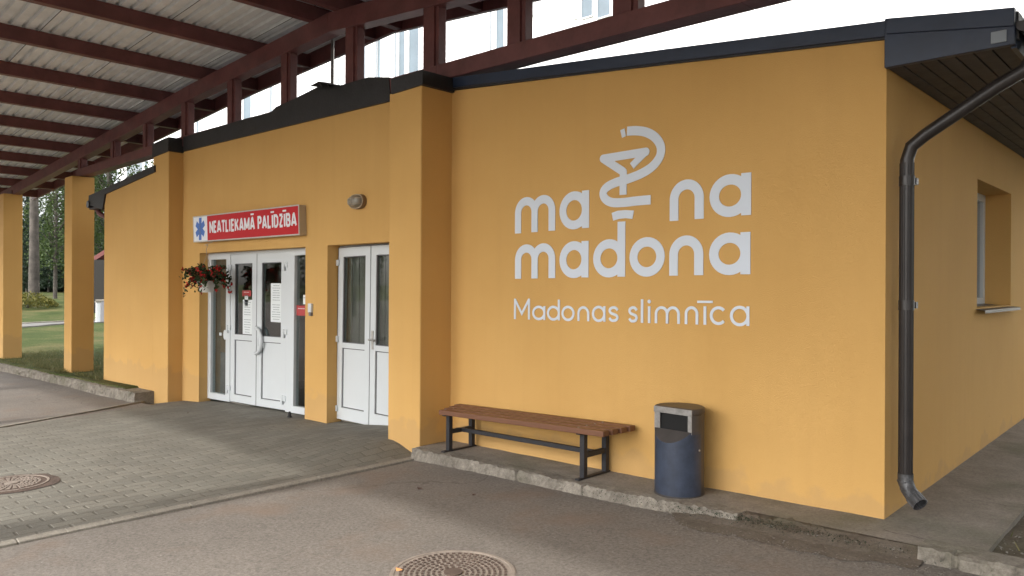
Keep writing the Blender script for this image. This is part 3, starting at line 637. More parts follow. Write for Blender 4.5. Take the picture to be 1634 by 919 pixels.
for x in (-23.7, -22.2, -20.6, -19.0, -17.45, -15.87, -14.3, -12.75, -11.2, -9.65, -8.06, -7.5, -6.05, -4.5, -2.9, -1.3, .3, 1.9, 3.4):
    MB().box((x - .055, Y0R, rz(x) + .0), (x + .055, Y1R - .012, rz(x) + .185)).build('purlin', M['red'], can, bevel=.004)
for y in (Y0R - .02, Y1R):
    f_ = MB()
    for (a, b3) in zip(RZ, RZ[1:]): f_.beam((a[0], y, a[1] + .105), (b3[0], y, b3[1] + .105), .05, .23)
    f_.build('fascia', M['red'], can)
sh_ = MB(); per = .153; y = Y0R - .1; ys2 = []; n_ = int((Y1R + .12 - y) / per)
prof2 = []
for k in range(n_):
    b0 = y + k * per; j = .006 if k % 7 == 0 else 0
    prof2 += [(b0, 0), (b0 + .09, 0), (b0 + .100, .038 + j), (b0 + .143, .038 + j)]
for (a, b3) in zip(RZ, RZ[1:]):
    xs_ = rng(a[0] - (.15 if a[0] < -20 else 0), b3[0] + (.15 if b3[0] > 0 else 0), 6)
    n0 = len(sh_.v)
    for x in xs_:
        for (yy, dz) in prof2: sh_.v.append((x, yy, rz(x) + (x - max(min(x, RZ[-1][0]), RZ[0][0])) * 0 + .187 + dz))
    for i in range(len(xs_)-1):
        for k in range(len(prof2)-1): sh_.f.append((n0 + i*len(prof2)+k, n0 + (i+1)*len(prof2)+k, n0 + (i+1)*len(prof2)+k+1, n0 + i*len(prof2)+k+1))
so = sh_.build('roof_sheet', M['sheet'], can); md = so.modifiers.new('s', 'SOLIDIFY'); md.thickness = .004; md.offset = 1
jn = MB()
for k in range(0, n_, 7):
    y_ = Y0R - .1 + k * per
    for (a, b3) in zip(RZ, RZ[1:]): jn.beam((a[0], y_ + .002, a[1] + .1840), (b3[0], y_ + .002, b3[1] + .1840), .006, .004)
jn.build('sheet_joint', M['rubber'], can)
# steel pipe standing on the roof, tied to the truss
p0, p1 = onY(530, 140, 5.25), onY(531, 40, 5.25)
MB().tube([p0 - Vector((0,0,.3)), p1], .022, 8).build('vent_pipe', M['steel'], can, smooth=True)

# ------------------------------------------------------------------ hospital block behind
hb = thing('hospital_block', (-20, 34, 0), 'tall white hospital block with blue-grey glazed strips seen above the clinic roof', 'building')
YH = 32.0
xl, xr = onY(190, 250, YH).x, 34.0
hw = MB().box((xl, YH, 0), (xr, YH + 12, 26)); hw.build('wall', M['hwall'], hb)
MB().box((xl - .2, YH - .2, 26), (xr + .2, YH + 12, 26.5)).build('roof', M['hgrey'], hb)
for (a, c, kind) in ((204, 229, 'hgrey'), (233, 237, 'hglass'), (300, 303, 'hgrey'), (305, 311, 'hgrey'), (315, 318, 'hglass'), (380, 386, 'hgrey'), (390, 402, 'hglass'), (432, 436, 'hgrey'), (461, 470, 'hglass'), (541, 544, 'hgrey'), (566, 585, 'hgrey'),
                     (600, 603, 'hgrey'), (604, 608, 'hglass'), (631, 634, 'hgrey'), (638, 647, 'hglass'), (654, 669, 'hglass'), (783, 786, 'hgrey'), (793, 805, 'hglass'), (834, 850, 'hgrey'), (917, 919, 'hgrey'), (929, 946, 'hglass'), (954, 974, 'hglass')):
    x0, x1 = onY(a, 120, YH).x, min(onY(c, 120, YH).x, xr - .1)
    if x1 - x0 < .05: continue
    z0 = 4.0 if c < 850 else onY(a, 30, YH).z
    MB().box((x0, YH - .04, z0), (x1, YH + .02, 24)).build('window_strip', M[kind], hb)
    m_ = MB()
    m_.box((x0 - .06, YH - .09, z0 - .06), (x0, YH, 24)); m_.box((x1, YH - .09, z0 - .06), (x1 + .06, YH, 24)); m_.box((x0, YH - .09, z0 - .06), (x1, YH, z0)); m_.build('window_trim', M['hwall'], hb)

# ------------------------------------------------------------------ lettering on the wall
YLt = YW - .005
class Strokes:
    def __init__(s): s.mb = MB(); s.k = 0
    def line(s, pts, w, y0, closed=False, th=.0045):
        s.k += 1; y1 = y0 - .00035 * (s.k % 7); n = len(pts); L, Rr = [], []
        for i in range(n):
            a = pts[(i-1) % n] if (closed or i > 0) else pts[i]; c = pts[(i+1) % n] if (closed or i < n-1) else pts[i]; p = pts[i]
            d0 = Vector((p[0]-a[0], p[1]-a[1])); d1 = Vector((c[0]-p[0], c[1]-p[1]))
            if d0.length < 1e-9: d0 = d1
            if d1.length < 1e-9: d1 = d0
            d0.normalize(); d1.normalize(); t_ = (d0 + d1); t_ = t_.normalized() if t_.length > 1e-6 else d0
            nn = Vector((-t_.y, t_.x)); k = 1 / max(.45, nn.dot(Vector((-d1.y, d1.x))))
            L.append((p[0] + nn.x*w/2*k, p[1] + nn.y*w/2*k)); Rr.append((p[0] - nn.x*w/2*k, p[1] - nn.y*w/2*k))
        rngi = range(n) if closed else range(n-1)
        base = len(s.mb.v)
        for lst, yy in ((L, y1), (Rr, y1), (L, y1 + th), (Rr, y1 + th)): s.mb.v += [(q_[0], yy, q_[1]) for q_ in lst]
        for i in rngi:
            j = (i+1) % n; B = lambda a, k: base + a*n + k
            s.mb.f += [(B(0,i), B(0,j), B(1,j), B(1,i)), (B(2,i), B(3,i), B(3,j), B(2,j)), (B(0,i), B(2,i), B(2,j), B(0,j)), (B(1,i), B(1,j), B(3,j), B(3,i))]
        if not closed:
            for k in (0, n-1): s.mb.f.append((base+k, base+n+k, base+3*n+k, base+2*n+k))
    def disc(s, c, r, y0, th=.0045):
        s.k += 1; y1 = y0 - .00035 * (s.k % 7); s.mb.prY([(c[0] + r*math.cos(2*math.pi*k/20), c[1] + r*math.sin(2*math.pi*k/20)) for k in range(20)], y1, y1 + th)
    def poly(s, pts, y0, th=.0045):
        s.k += 1; y1 = y0 - .00035 * (s.k % 7); s.mb.prY(pts, y1, y1 + th)
def smooth(pts, n=8):
    out = []
    for i in range(len(pts)-1):
        p0 = pts[max(i-1,0)]; p1 = pts[i]; p2 = pts[i+1]; p3 = pts[min(i+2,len(pts)-1)]
        for k in range(n):
            t_ = k / n
            out.append(tuple(.5*((2*p1[j]) + (-p0[j]+p2[j])*t_ + (2*p0[j]-5*p1[j]+4*p2[j]-p3[j])*t_**2 + (-p0[j]+3*p1[j]-3*p2[j]+p3[j])*t_**3) for j in (0,1)))
    out.append(pts[-1]); return out
def cw(x, y, Y=YW): return XZ(800 + x / 2.5524, 180 + y / 2.5524, Y)
def glyph(ch, xl, xr, base, xh, w):
    """xl..xr, base(x) and x-height functions in crop pixels; w in metres"""
    s = Strokes()
    def Pt(u, v):          # u metres fraction 0..1 across, v in x-heights
        x = xl + (xr - xl) * u; b0 = base(x); t0 = xh(x)
        q = cw(x, b0); q2 = cw(x, t0)
        return (q[0], q[1] + (q2[1] - q[1]) * v)
    W_ = Pt(1, 0)[0] - Pt(0, 0)[0]; Hh = Pt(.5, 1)[1] - Pt(.5, 0)[1]
    X0 = Pt(0, 0)[0]
    def Q(m, v):           # m metres from the left edge
        sl = (Pt(1, 0)[1] - Pt(0, 0)[1]) / W_; return (X0 + m, Pt(0, 0)[1] + sl * m + v)
    h = w / 2; Y = YLt
    def ell(cx, cy, rx, ry, a0, a1, n=32): return [Q(cx + rx*math.cos(R(a0 + (a1-a0)*k/n)), cy + ry*math.sin(R(a0 + (a1-a0)*k/n))) for k in range(n+1)]
    if ch in 'ad':
        rx, ry = (W_ - w) / 2, (Hh - w) / 2 + .004
        s.line(ell(W_/2, Hh/2, rx, ry, 0, 360)[:-1], w, Y, closed=True)
        s.line([Q(W_ - h, 0), Q(W_ - h, Hh * (1.0 if ch == 'a' else 1.46))], w, Y)
    elif ch == 'o': s.line(ell(W_/2, Hh/2, (W_-w)/2, (Hh-w)/2 + .004, 0, 360)[:-1], w, Y, closed=True)
    elif ch == 'n':
        r = (W_ - w) / 2; s.line([Q(h, 0), Q(h, Hh - h - r)] + ell(W_/2, Hh - h - r, r, r, 180, 0)[1:] + [Q(W_ - h, 0)], w, Y)
    elif ch == 'm':
        r = (W_ - w) / 4; s.line([Q(h, 0), Q(h, Hh - h - r)] + ell(h + r, Hh - h - r, r, r, 180, 0)[1:] + [Q(h + 2*r, 0)], w, Y)
        s.line([Q(h + 2*r, 0), Q(h + 2*r, Hh - h - r)] + ell(h + 3*r, Hh - h - r, r, r, 180, 0)[1:] + [Q(W_ - h, 0)], w, Y)
    elif ch == 'M':
        H2 = Hh; s.line([Q(h, 0), Q(h, H2)], w, Y); s.line([Q(W_ - h, 0), Q(W_ - h, H2)], w, Y); s.line([Q(h, H2 - h*.6), Q(W_/2, H2 * .28), Q(W_ - h, H2 - h*.6)], w, Y)
    elif ch == 'l': s.line([Q(W_/2, 0), Q(W_/2, Hh * 1.42)], w, Y)
    elif ch in 'iI':
        s.line([Q(W_/2, 0), Q(W_/2, Hh)], w, Y)
        if ch == 'i': c = Q(W_/2, Hh * 1.28); s.disc(c, w * .68, Y)
        else: s.line([Q(W_/2 - .062, Hh * 1.24), Q(W_/2 + .062, Hh * 1.24)], w * .8, Y)
    elif ch == 'c': s.line(ell(W_/2, Hh/2, (W_-w)/2, (Hh-w)/2, 42, 318), w, Y)
    elif ch == 's':
        pts = [(.97,.80),(.75,.96),(.48,1.0),(.16,.92),(.05,.74),(.2,.58),(.5,.5),(.82,.41),(.95,.25),(.82,.07),(.5,.0),(.22,.04),(.02,.2)]
        s.line(smooth([Q(h + (W_ - w)*a, h + (Hh - w)*b2) for a, b2 in pts], 5), w, Y)
    return s.mb
logo = thing('wall_emblem_lettering', (-3.8, YW, 1.9), 'large pale grey cup and snake emblem over two rows of bold letters on ochre wall', 'lettering')
w2 = cw(505, 560)[0] - cw(474, 560)[0]
lin = lambda x0, y0, x1, y1: (lambda x: y0 + (y1 - y0) * (x - x0) / (x1 - x0))
b1, t1 = lin(57, 492, 1017, 415), lin(57, 348, 1017, 243)
for ch, a, c in (('m', 57, 220), ('a', 238, 358), ('n', 687, 825), ('a', 849, 1018)):
    glyph(ch, a, c, b1, t1, w2).build('letter', M['letter'], logo)
b2, t2 = lin(57, 676, 1013, 657), lin(57, 538, 1013, 485)
for ch, a, c in (('m', 57, 220), ('a', 238, 356), ('d', 375, 505), ('o', 523, 666), ('n', 685, 823), ('a', 847, 1015)):
    glyph(ch, a, c, b2, t2, w2).build('letter', M['letter'], logo)
em = Strokes(); Y = YLt
def cl(pts): return [cw(*p) for p in pts]
em.line(smooth(cl([(513, 75), (550, 73), (590, 79), (625, 98), (647, 128), (651, 160), (640, 190), (612, 222), (570, 248), (520, 268), (470, 283), (432, 302), (416, 325), (424, 350), (452, 365), (500, 365), (550, 359), (609, 354)]), 6), w2 * .98, Y)
em.poly(cl([(486, 71), (503, 64), (508, 95), (493, 102)]), Y)
em.line(cl([(416, 187), (590, 159)]), w2 * .9, Y); em.disc(cw(416, 187), w2 * .45, Y); em.disc(cw(590, 159), w2 * .45, Y)
em.line(cl([(590, 159), (533, 217)]), w2 * .78, Y)
em.line(cl([(416, 187), (499, 241)]), w2 * .9, Y); em.disc(cw(498, 241), w2 * .45, Y); em.line(cl([(498, 240), (497, 334)]), w2 * .9, Y)
em.poly(cl([(451, 408), (475, 399), (505, 396), (541, 398), (535, 432), (505, 429), (480, 432), (457, 439)]), Y)
em.mb.build('emblem', M['letter'], logo)
row = thing('wall_name_lettering', (-3.8, YW, 1.4), 'thin pale grey line of lettering Madonas slimnīca below the bold letters', 'lettering')
b3_, t3 = lin(57, 840, 1010, 868), lin(57, 787, 1010, 788)
w3 = (cw(578, 800)[0] - cw(569, 800)[0]) * 1.05
capt = lin(57, 757, 1010, 748)
for ch, a, c in (('M', 53, 117), ('a', 127, 180), ('d', 187, 239), ('o', 246, 299), ('n', 311, 359), ('a', 370, 425), ('s', 436, 480), ('s', 517, 558), ('l', 569, 579), ('i', 598, 608), ('m', 626, 728), ('n', 748, 803), ('I', 824, 836), ('c', 850, 920), ('a', 932, 1011)):
    glyph(ch, a, c, b3_, capt if ch == 'M' else t3, w3).build('letter', M['letter'], row)

# ------------------------------------------------------------------ sign box over the entrance
YS = 4.755
sg = thing('entrance_sign', (-9.6, YW, 2.25), 'long red and white sign box with blue medical star over the entrance', 'sign')
c_ = [XZ(309.4, 386.8, YS), XZ(478.5, 374.8, YS), XZ(477.5, 326.2, YS), XZ(308.3, 345.8, YS)]
sq = MB(); sq.prY(c_, YS, YW - .001); sq.build('cabinet', M['cabinet'], sg, bevel=.004)
fr = MB(); frame(fr, c_, .006, .04, .04, YS - .006, YS); fr.build('rim', M['chrome'], sg)
MB().prY(quad(c_, .006, .157, .04, .96), YS - .003, YS + .0).build('emblem_panel', M['signwhite'], sg)
MB().prY(quad(c_, .157, .994, .04, .96), YS - .003, YS + .0).build('sign_panel', M['signred'], sg)
st = MB(); cc = bil(c_, .079, .5); ww, hh = c_[1][0] - c_[0][0], .30
for k, a in enumerate((90, 30, 150)):
    d = Vector((math.cos(R(a)), math.sin(R(a)))) * .165; d.x *= .95; n_v = Vector((-math.sin(R(a)), math.cos(R(a)))) * .043
    st.prY([(cc[0] + d.x + n_v.x, cc[1] + d.y + n_v.y), (cc[0] + d.x - n_v.x, cc[1] + d.y - n_v.y), (cc[0] - d.x - n_v.x, cc[1] - d.y - n_v.y), (cc[0] - d.x + n_v.x, cc[1] - d.y + n_v.y)], YS - .0045 - k * .0004, YS - .003)
st.build('medical_star', M['signblue'], sg)
sn = Strokes(); sn.line([(cc[0], cc[1] - .1), (cc[0], cc[1] + .11)], .006, YS - .0075, th=.001)
sn.line([(cc[0] + .022 * math.sin(k * .62), cc[1] - .07 + k * .0058) for k in range(26)], .006, YS - .0075, th=.001); sn.mb.build('staff_mark', M['hglass'], sg)
tx = Strokes(); ST = dict(N=1.0, E=.82, A=1.05, T=.92, L=.80, I=.42, K=.98, M=1.22, P=.88, D=.95, Z=.86, B=.92)
text = 'NEATLIEKAMĀ PALĪDZĪBA'; wid = lambda ch: .5 if ch == ' ' else ST[{'Ā': 'A', 'Ī': 'I'}.get(ch, ch)]
tot = sum(wid(c) for c in text); u0, u1 = .180, .982; cur = 0
G = dict(N=[[(0,0),(0,1)],[(.04,.90),(.96,.10)],[(1,0),(1,1)]], E=[[(1,.06),(0,.06),(0,.94),(1,.94)],[(0,.52),(.85,.52)]], A=[[(.0,.02),(.43,.93)],[(.57,.93),(1,.02)],[(.33,.93),(.67,.93)],[(.2,.27),(.8,.27)]], T=[[(.5,0),(.5,.9)],[(-.08,.93),(1.08,.93)]],
         L=[[(1,.06),(0,.06),(0,1)]], I=[[(.5,0),(.5,1)]], K=[[(0,0),(0,1)],[(.95,.95),(.15,.44)],[(.38,.58),(.98,.05)]], M=[[(0,0),(0,1)],[(.05,.90),(.47,.14)],[(.53,.14),(.95,.90)],[(1,1),(1,0)]],
         P=[[(0,0),(0,.94),(.7,.94),(.97,.84),(.97,.60),(.7,.48),(0,.48)]], D=[[(0,.06),(0,.94),(.6,.94),(.97,.75),(.97,.25),(.6,.06),(0,.06)]], Z=[[(0,.94),(1,.94)],[(.93,.88),(.07,.12)],[(0,.06),(1,.06)]],
         B=[[(0,.06),(0,.94),(.7,.94),(.92,.84),(.92,.64),(.65,.53),(0,.53)],[(.6,.53),(.97,.40),(.97,.17),(.7,.06),(0,.06)]])
for ch in text:
    wd_ = wid(ch)
    if ch != ' ':
        k = {'Ā': 'A', 'Ī': 'I'}.get(ch, ch); pad = .17; a = u0 + (u1 - u0) * (cur + pad) / tot; c = u0 + (u1 - u0) * (cur + wd_ - pad) / tot
        if k == 'I': a = c = u0 + (u1 - u0) * (cur + wd_/2) / tot
        for strk in G[k]:
            tx.line([bil(c_, a + (c - a) * p[0], .315 + .425 * p[1]) for p in strk], .034, YS - .005, th=.002)
        if ch in 'ĀĪ':
            m_ = (a + c) / 2; tx.line([bil(c_, m_ - .014, .845), bil(c_, m_ + .014, .845)], .022, YS - .005, th=.002)
    cur += wd_
tx.mb.build('lettering', M['signwhite'], sg)

# ------------------------------------------------------------------ small fittings
lx, lz = onY(574, 322, YW).x, onY(574, 322, YW).z
lm = thing('wall_lamp', (lx, YW, lz), 'oval bulkhead wall lamp with wire guard above the white side door', 'lamp')
def ov(rx, rz_, y, n=28, p=2.5): return [(lx + rx * math.copysign(abs(math.cos(2*math.pi*k/n))**(2/p), math.cos(2*math.pi*k/n)), y, lz + rz_ * math.copysign(abs(math.sin(2*math.pi*k/n))**(2/p), math.sin(2*math.pi*k/n))) for k in range(n)]
def loft(rings):
    b_ = MB(); n = len(rings[0])
    for r in rings: b_.v += r
    for i in range(len(rings)-1):
        for k in range(n): b_.f.append((i*n+k, i*n+(k+1)%n, (i+1)*n+(k+1)%n, (i+1)*n+k))
    b_.f += [tuple(range(n)), tuple((len(rings)-1)*n+k for k in range(n))[::-1]]; return b_
loft([ov(.135, .082, YW), ov(.135, .082, YW - .045), ov(.12, .07, YW - .05)]).build('lamp_base', M['lampb'], lm, smooth=True)
loft([ov(.115, .066, YW - .05), ov(.11, .062, YW - .08), ov(.09, .048, YW - .105), ov(.05, .02, YW - .115)]).build('lamp_glass', M['lampg'], lm, smooth=True)
gd = MB(); rg = ov(.128, .076, YW - .054); gd.tube(rg + [rg[0]], .006, 6, cap=False)
for zz in (-.03, .03): gd.tube([(lx + t_, YW - .055 - .062 * math.sqrt(max(0, 1 - (t_/.125)**2)), lz + zz) for t_ in rng(-.125, .125, 14)], .003, 5)
gd.tube([(lx, YW - .055 - .066 * math.sqrt(max(0, 1 - (t_/.075)**2)), lz + t_) for t_ in rng(-.075, .075, 12)], .003, 5)
gd.build('wire_guard', M['cabinet'], lm, smooth=True)

ix, iz = onY(497.5, 492, YW).x, onY(497.5, 492, YW).z
ic = thing('door_bell', (ix, YW, iz), 'small white bell push box on the wall right of the entrance', 'door bell')
MB().box((ix - .045, YW - .03, iz - .05), (ix + .03, YW, iz + .06)).build('bell_box', M['pvc'], ic, bevel=.006)
MB().box((ix - .02, YW - .034, iz - .09), (ix + .028, YW - .001, iz - .045)).build('bell_button', M['boxg'], ic, bevel=.004)

dsx = onZ(462, 665, -.02)
ds = MB(); ds.lathe([(.028, 0), (.028, .012), (.02, .02), (.018, .06), (.012, .072)], (dsx.x, dsx.y, gpave(dsx.x, dsx.y) + .004), 14)
tag(ds.build('door_stop', M['rubber'], smooth=True), 'small black rubber stop on the paving before the entrance', 'door stop')

def notice(cx_, cy_, w_, h_, lab, m='paper', lines=13, Y=YD - .010, header=False):
    p = onY(cx_, cy_, Y); t = thing('paper_notice', (p.x, Y, p.z), lab, 'notice', 'notices stuck to the entrance glass')
    MB().box((p.x - w_/2, Y, p.z - h_/2), (p.x + w_/2, Y + .002, p.z + h_/2)).build('sheet', M[m], t)
    l = MB(); rnd = random.Random(int(cx_))
    for k in range(lines):
        if k == lines // 2: continue
        zz = p.z + h_/2 - h_ * (k + 1) / (lines + 1.2); ln = w_ * rnd.uniform(.5, .8); x_ = p.x - ln/2; n = rnd.randint(2, 4)
        for q_ in range(n): l.box((x_ + ln * q_/n, Y - .001, zz - .0035), (x_ + ln * (q_ + .88)/n, Y, zz + .0035))
    l.build('print_lines', M['ink' if m == 'paper' else 'signwhite'], t); return t
notice(394.8, 506.5, .28, .50, 'white printed notice low on the left door leaf glass')
notice(441, 483, .30, .52, 'white printed notice on the right door leaf glass', lines=15)
notice(393.5, 468, .26, .08, 'small dull red sticker at top of the left door leaf glass', 'purple', 2)
notice(393, 479.5, .10, .15, 'small white pictogram sticker above the left leaf notice', 'paper', 3)
notice(481, 495.5, .24, .13, 'red sticker with white text on the right sidelight glass', 'purple', 2, Y=YD - .011)
notice(487, 478, .10, .12, 'small white card on the right sidelight glass', 'paper', 2, Y=YD - .011)

# hanging basket
hx = -10.45; hy = 4.60; pz = onY(330, 458, hy).z; hx = onY(330, 458, hy).x
hb_ = thing('hanging_basket', (hx, hy, pz), 'white hanging pot of trailing red flowers under the sign corner', 'hanging basket')
pt = MB(); pt.lathe([(.085, -.075), (.125, .06), (.135, .062), (.135, .085), (.12, .085), (.11, .04)], (hx, hy, pz), 28); pt.build('pot', M['pot'], hb_, smooth=True)
top = onY(327, 391, hy + .08); hg = MB()
for a in (0, 120, 240): hg.tube([(hx + .13 * math.cos(R(a + 20)), hy + .13 * math.sin(R(a + 20)), pz + .08), (hx, hy, top.z - .14)], .004, 5)
hg.tube([(hx, hy, top.z - .14), (hx - .025, hy, top.z - .08), (hx - .02, hy + .02, top.z - .01), (top.x, hy + .08, top.z + .0), (top.x + .02, hy + .12, top.z + .02), (top.x + .02, YS + .06, c_[0][1])], .006, 6)
hg.build('hanger', M['rope'], hb_, smooth=True)
fo = MB(); pe = MB(); rnd = random.Random(3)
def card(mb, p, s, rnd, asp=.6):
    a = Vector((rnd.gauss(0,1), rnd.gauss(0,1), rnd.gauss(0,1))).normalized(); b_ = a.cross(Vector((rnd.gauss(0,1), rnd.gauss(0,1), rnd.gauss(0,1)))).normalized(); p = Vector(p)
    mb.add([p - a*s/2, p + b_*s*asp/2, p + a*s/2, p - b_*s*asp/2], [(0,1,2,3)])
for s_ in range(60):
    ang = rnd.uniform(0, 2*math.pi); reach = rnd.uniform(.16, .44); drop = rnd.uniform(-.12, .24) * (reach / .3); up_ = rnd.uniform(.04, .17)
    for k in range(22):
        t_ = k / 21; r = reach * t_; p = Vector((hx + r * math.cos(ang), hy + r * math.sin(ang) * .7, pz + .09 + up_ * math.sin(t_ * 2.4) - drop * t_ * t_))
        for _ in range(2): card(fo, p + Vector((rnd.gauss(0,.018), rnd.gauss(0,.018), rnd.gauss(0,.018))), rnd.uniform(.035, .065), rnd)
        if t_ > .5 and rnd.random() < .2:
            for _ in range(5): card(pe, p + Vector((rnd.gauss(0,.012), rnd.gauss(0,.012), rnd.gauss(0,.012))), rnd.uniform(.028, .05), rnd, .9)
fo.build('foliage', M['flowerl'], hb_); tag(pe.build('flowers', M['petal'], hb_), kind='stuff')

# ------------------------------------------------------------------ bench
bn_ = thing('park_bench', (-4.3, 4.62, .15), 'backless bench with four brown slats on dark metal frame by wall', 'bench')
zL, zR = .508, .566; xa, xb = -5.12, -3.29
for k in range(4):
    y0 = 4.405 + k * .102; dx = -.045 * k
    b_ = MB(); b_.beam((xa + dx, y0 + .04, zL - .021), (xb + .008 * k, y0 + .055, zR - .021), .076, .042); b_.build('seat_slat', M['wood'], bn_, bevel=.004)
for x in (-5.08, -3.545):
    zb_ = gwalk(x, 4.6); zt_ = zL + (zR - zL) * (x - xa) / (xb - xa) - .042
    dy = .0 if x < -4 else .015
    for y in (4.50 + dy, 4.78 + dy): MB().box((x - .022, y - .022, zb_ + .012), (x + .022, y + .022, zt_)).build('leg', M['iron'], bn_, bevel=.003)
    MB().box((x - .02, 4.42 + dy, zb_ - .004), (x + .02, 4.835 + dy - .01, zb_ + .014)).build('foot', M['iron'], bn_, bevel=.003)
    MB().box((x - .018, 4.522 + dy, zb_ + .16), (x + .018, 4.758 + dy, zb_ + .198)).build('cross_rail', M['iron'], bn_, bevel=.003)
    MB().box((x - .02, 4.43 + dy, zt_ - .014), (x + .02, 4.80 + dy, zt_ - .001)).build('seat_bracket', M['iron'], bn_, bevel=.002)
MB().beam((-5.062, 4.65, gwalk(-5, 4.6) + .179), (-3.563, 4.66, gwalk(-3.5, 4.6) + .179), .036, .036).build('stretcher', M['iron'], bn_, bevel=.003)

bo = MB()
for x in (-5.08, -3.545):
    for k in range(4):
        z_ = zL + (zR - zL) * (x + 5.12) / 1.83
        bo.lathe([(.008, 0), (.008, .003), (.004, .005)], (x, 4.452 + k * .102, z_), 8)
bo.build('bolt_heads', M['steel'], bn_)
# ------------------------------------------------------------------ litter bin
bx, by = -2.765, 4.61; bz = gwalk(bx, by)
lb = thing('litter_bin', (bx, by, bz), 'dark blue round litter bin with flat steel-framed slot by wall', 'litter bin')
r0 = .171; ht = .60; cut = -.085; zc = .44
def arcpts(a0, a1, r, n): return [(bx + r*math.cos(R(a0 + (a1-a0)*k/n)), by + r*math.sin(R(a0 + (a1-a0)*k/n))) for k in range(n+1)]
aS = -12.0
MB().prZ(arcpts(180 - 0 + 0, 372 + aS, r0, 30) + arcpts(372 + aS, 180, r0 - .012, 30), bz + .012, bz + zc - .10).build('front_shell', M['binb'], lb)
# upper front part below the cut: slanted top made by clipping the cylinder with the flat
fs = MB(); A = arcpts(180, 360, r0, 40)
prev = None
for (x, y) in A:
    over = max(0, (by + cut) - y)          # distance in front of the flat
    zt_ = bz + zc + .02 - over * .95
    cur = [(x, y, bz + zc - .10), (x, y, zt_)]
    if prev: fs.add([prev[0], cur[0], cur[1], prev[1]], [(0,1,2,3)])
    prev = cur
fs.build('front_upper_shell', M['binb'], lb, smooth=True)
lg = MB(); chord = [(x, y) for x, y in A if y <= by + cut]
top_pts = [(x, y, bz + zc + .02 - (by + cut - y) * .95) for x, y in chord]; n = len(top_pts)
lg.add(top_pts, [tuple(range(n))]); lg.build('slot_ledge', M['bing'], lb)
MB().prZ(arcpts(0, 180, r0, 30) + arcpts(180, 0, r0 - .012, 30), bz + .012, bz + ht - .03).build('rear_shell', M['bing'], lb)
hw_ = math.sqrt(r0**2 - cut**2)
# upper sides between the flat and the rear shell
for sgn in (-1, 1):
    us = MB()
    a0 = math.degrees(math.asin(cut / r0)); seg = arcpts(a0 if sgn > 0 else 180 - a0, 0 if sgn > 0 else 180, r0, 8)
    for (p, q_) in zip(seg, seg[1:]): us.add([(p[0], p[1], bz + zc), (q_[0], q_[1], bz + zc), (q_[0], q_[1], bz + ht - .03), (p[0], p[1], bz + ht - .03)], [(0,1,2,3)])
    us.build('side_shell', M['bing'], lb)
sf_ = MB(); yc = by + cut
sf_.box((bx - hw_, yc - .004, bz + zc + .0), (bx - hw_ + .045, yc + .006, bz + ht - .03)); sf_.box((bx + hw_ - .03, yc - .004, bz + zc), (bx + hw_, yc + .006, bz + ht - .03)); sf_.box((bx - hw_ + .045, yc - .004, bz + zc), (bx + hw_ - .03, yc + .006, bz + zc + .012))
sf_.build('slot_frame', M['steel'], lb)
MB().box((bx - hw_ + .02, yc + .012, bz + zc - .05), (bx + hw_ - .02, yc + .02, bz + ht - .04)).build('slot_inside', M['dark'], lb)
lidp = [(x, y) for x, y in arcpts(math.degrees(math.asin(cut / r0)), 180 - math.degrees(math.asin(cut / r0)), r0 + .004, 40)]
MB().prZ(lidp, bz + ht - .03, bz + ht + .012).build('lid', M['bing'], lb, bevel=.01)
MB().box((bx - hw_ - .003, yc - .010, bz + ht - .034), (bx + hw_ + .003, yc - .001, bz + ht + .008)).build('lid_band', M['steel'], lb, bevel=.002)
MB().lathe([(r0 - .012, 0), (r0 + .004, .0), (r0 + .004, .014), (r0 - .02, .014)], (bx, by, bz + .001), 40).build('base_ring', M['bing'], lb)
MB().tube([(bx + r0 + .002, by - .03, bz + .33), (bx + r0 + .008, by - .03, bz + .33)], .008, 8).build('lock', M['steel'], lb)

# ------------------------------------------------------------------ manhole covers
def manhole(cx, cy, z, r, lab, swirl, dz=.0):
    t = thing('manhole_cover', (cx, cy, z), lab, 'manhole cover', 'iron manhole covers in the ground')
    MB().lathe([(r + .0, -.03), (r, .003), (r - .02, .003)], (cx, cy, z), 48).build('base_disc', M['castd' if swirl else 'cast'], t)
    rm = MB()
    for k in range(72):
        a0, a1 = 2*math.pi*k/72, 2*math.pi*(k+1)/72
        rm.add([(cx + rr*math.cos(a), cy + rr*math.sin(a), z + zz) for a in (a0, a1) for rr, zz in ((r - .024, .0), (r - .024, .006), (r - .006, .006), (r - .006, 0))], [(0,4,5,1),(1,5,6,2),(2,6,7,3)])
    rm.build('rim', M['cast'], t)
    b_ = MB(); ring = 0; rr = .075
    while rr < r - .05:
        n = max(10, int(2*math.pi*rr / .034)) if not swirl else 26; wr = .0085 if not swirl else .010
        for k in range(n):
            a = 2*math.pi*(k + (.5 if ring % 2 else 0))/n + (rr * 3.2 if swirl else 0)
            da = (.019 if not swirl else rr * .16 ) / rr / 2 if not swirl else .075
            c, s_ = math.cos(a), math.sin(a); rad = Vector((c, s_, 0)); tan = Vector((-s_, c, 0))
            b_.obox(Vector((cx, cy, z + .003)) + rad * rr, rad * wr * (.8 if not swirl else .95), tan * (rr * da), (0, 0, .005))
        rr += .029 if not swirl else .03; ring += 1
    b_.lathe([(.05, 0), (.05, .011), (.0, .011)], (cx, cy, z), 24); b_.build('tread_pattern', M['cast' if swirl else 'castd'], t)
    return t
p2 = onZ(723, 921, .095)
MH2 = manhole(p2.x, p2.y, groad(p2.x, p2.y) + .012, .335, 'round rusty manhole cover in the asphalt in the foreground', False)
manhole(-7.10, 1.56, gpave(-7.1, 1.56) + .012, .27, 'round rusty manhole cover set in the block paving', True)
cr_ = MB(); rnd = random.Random(4); n = 60
vs_ = []
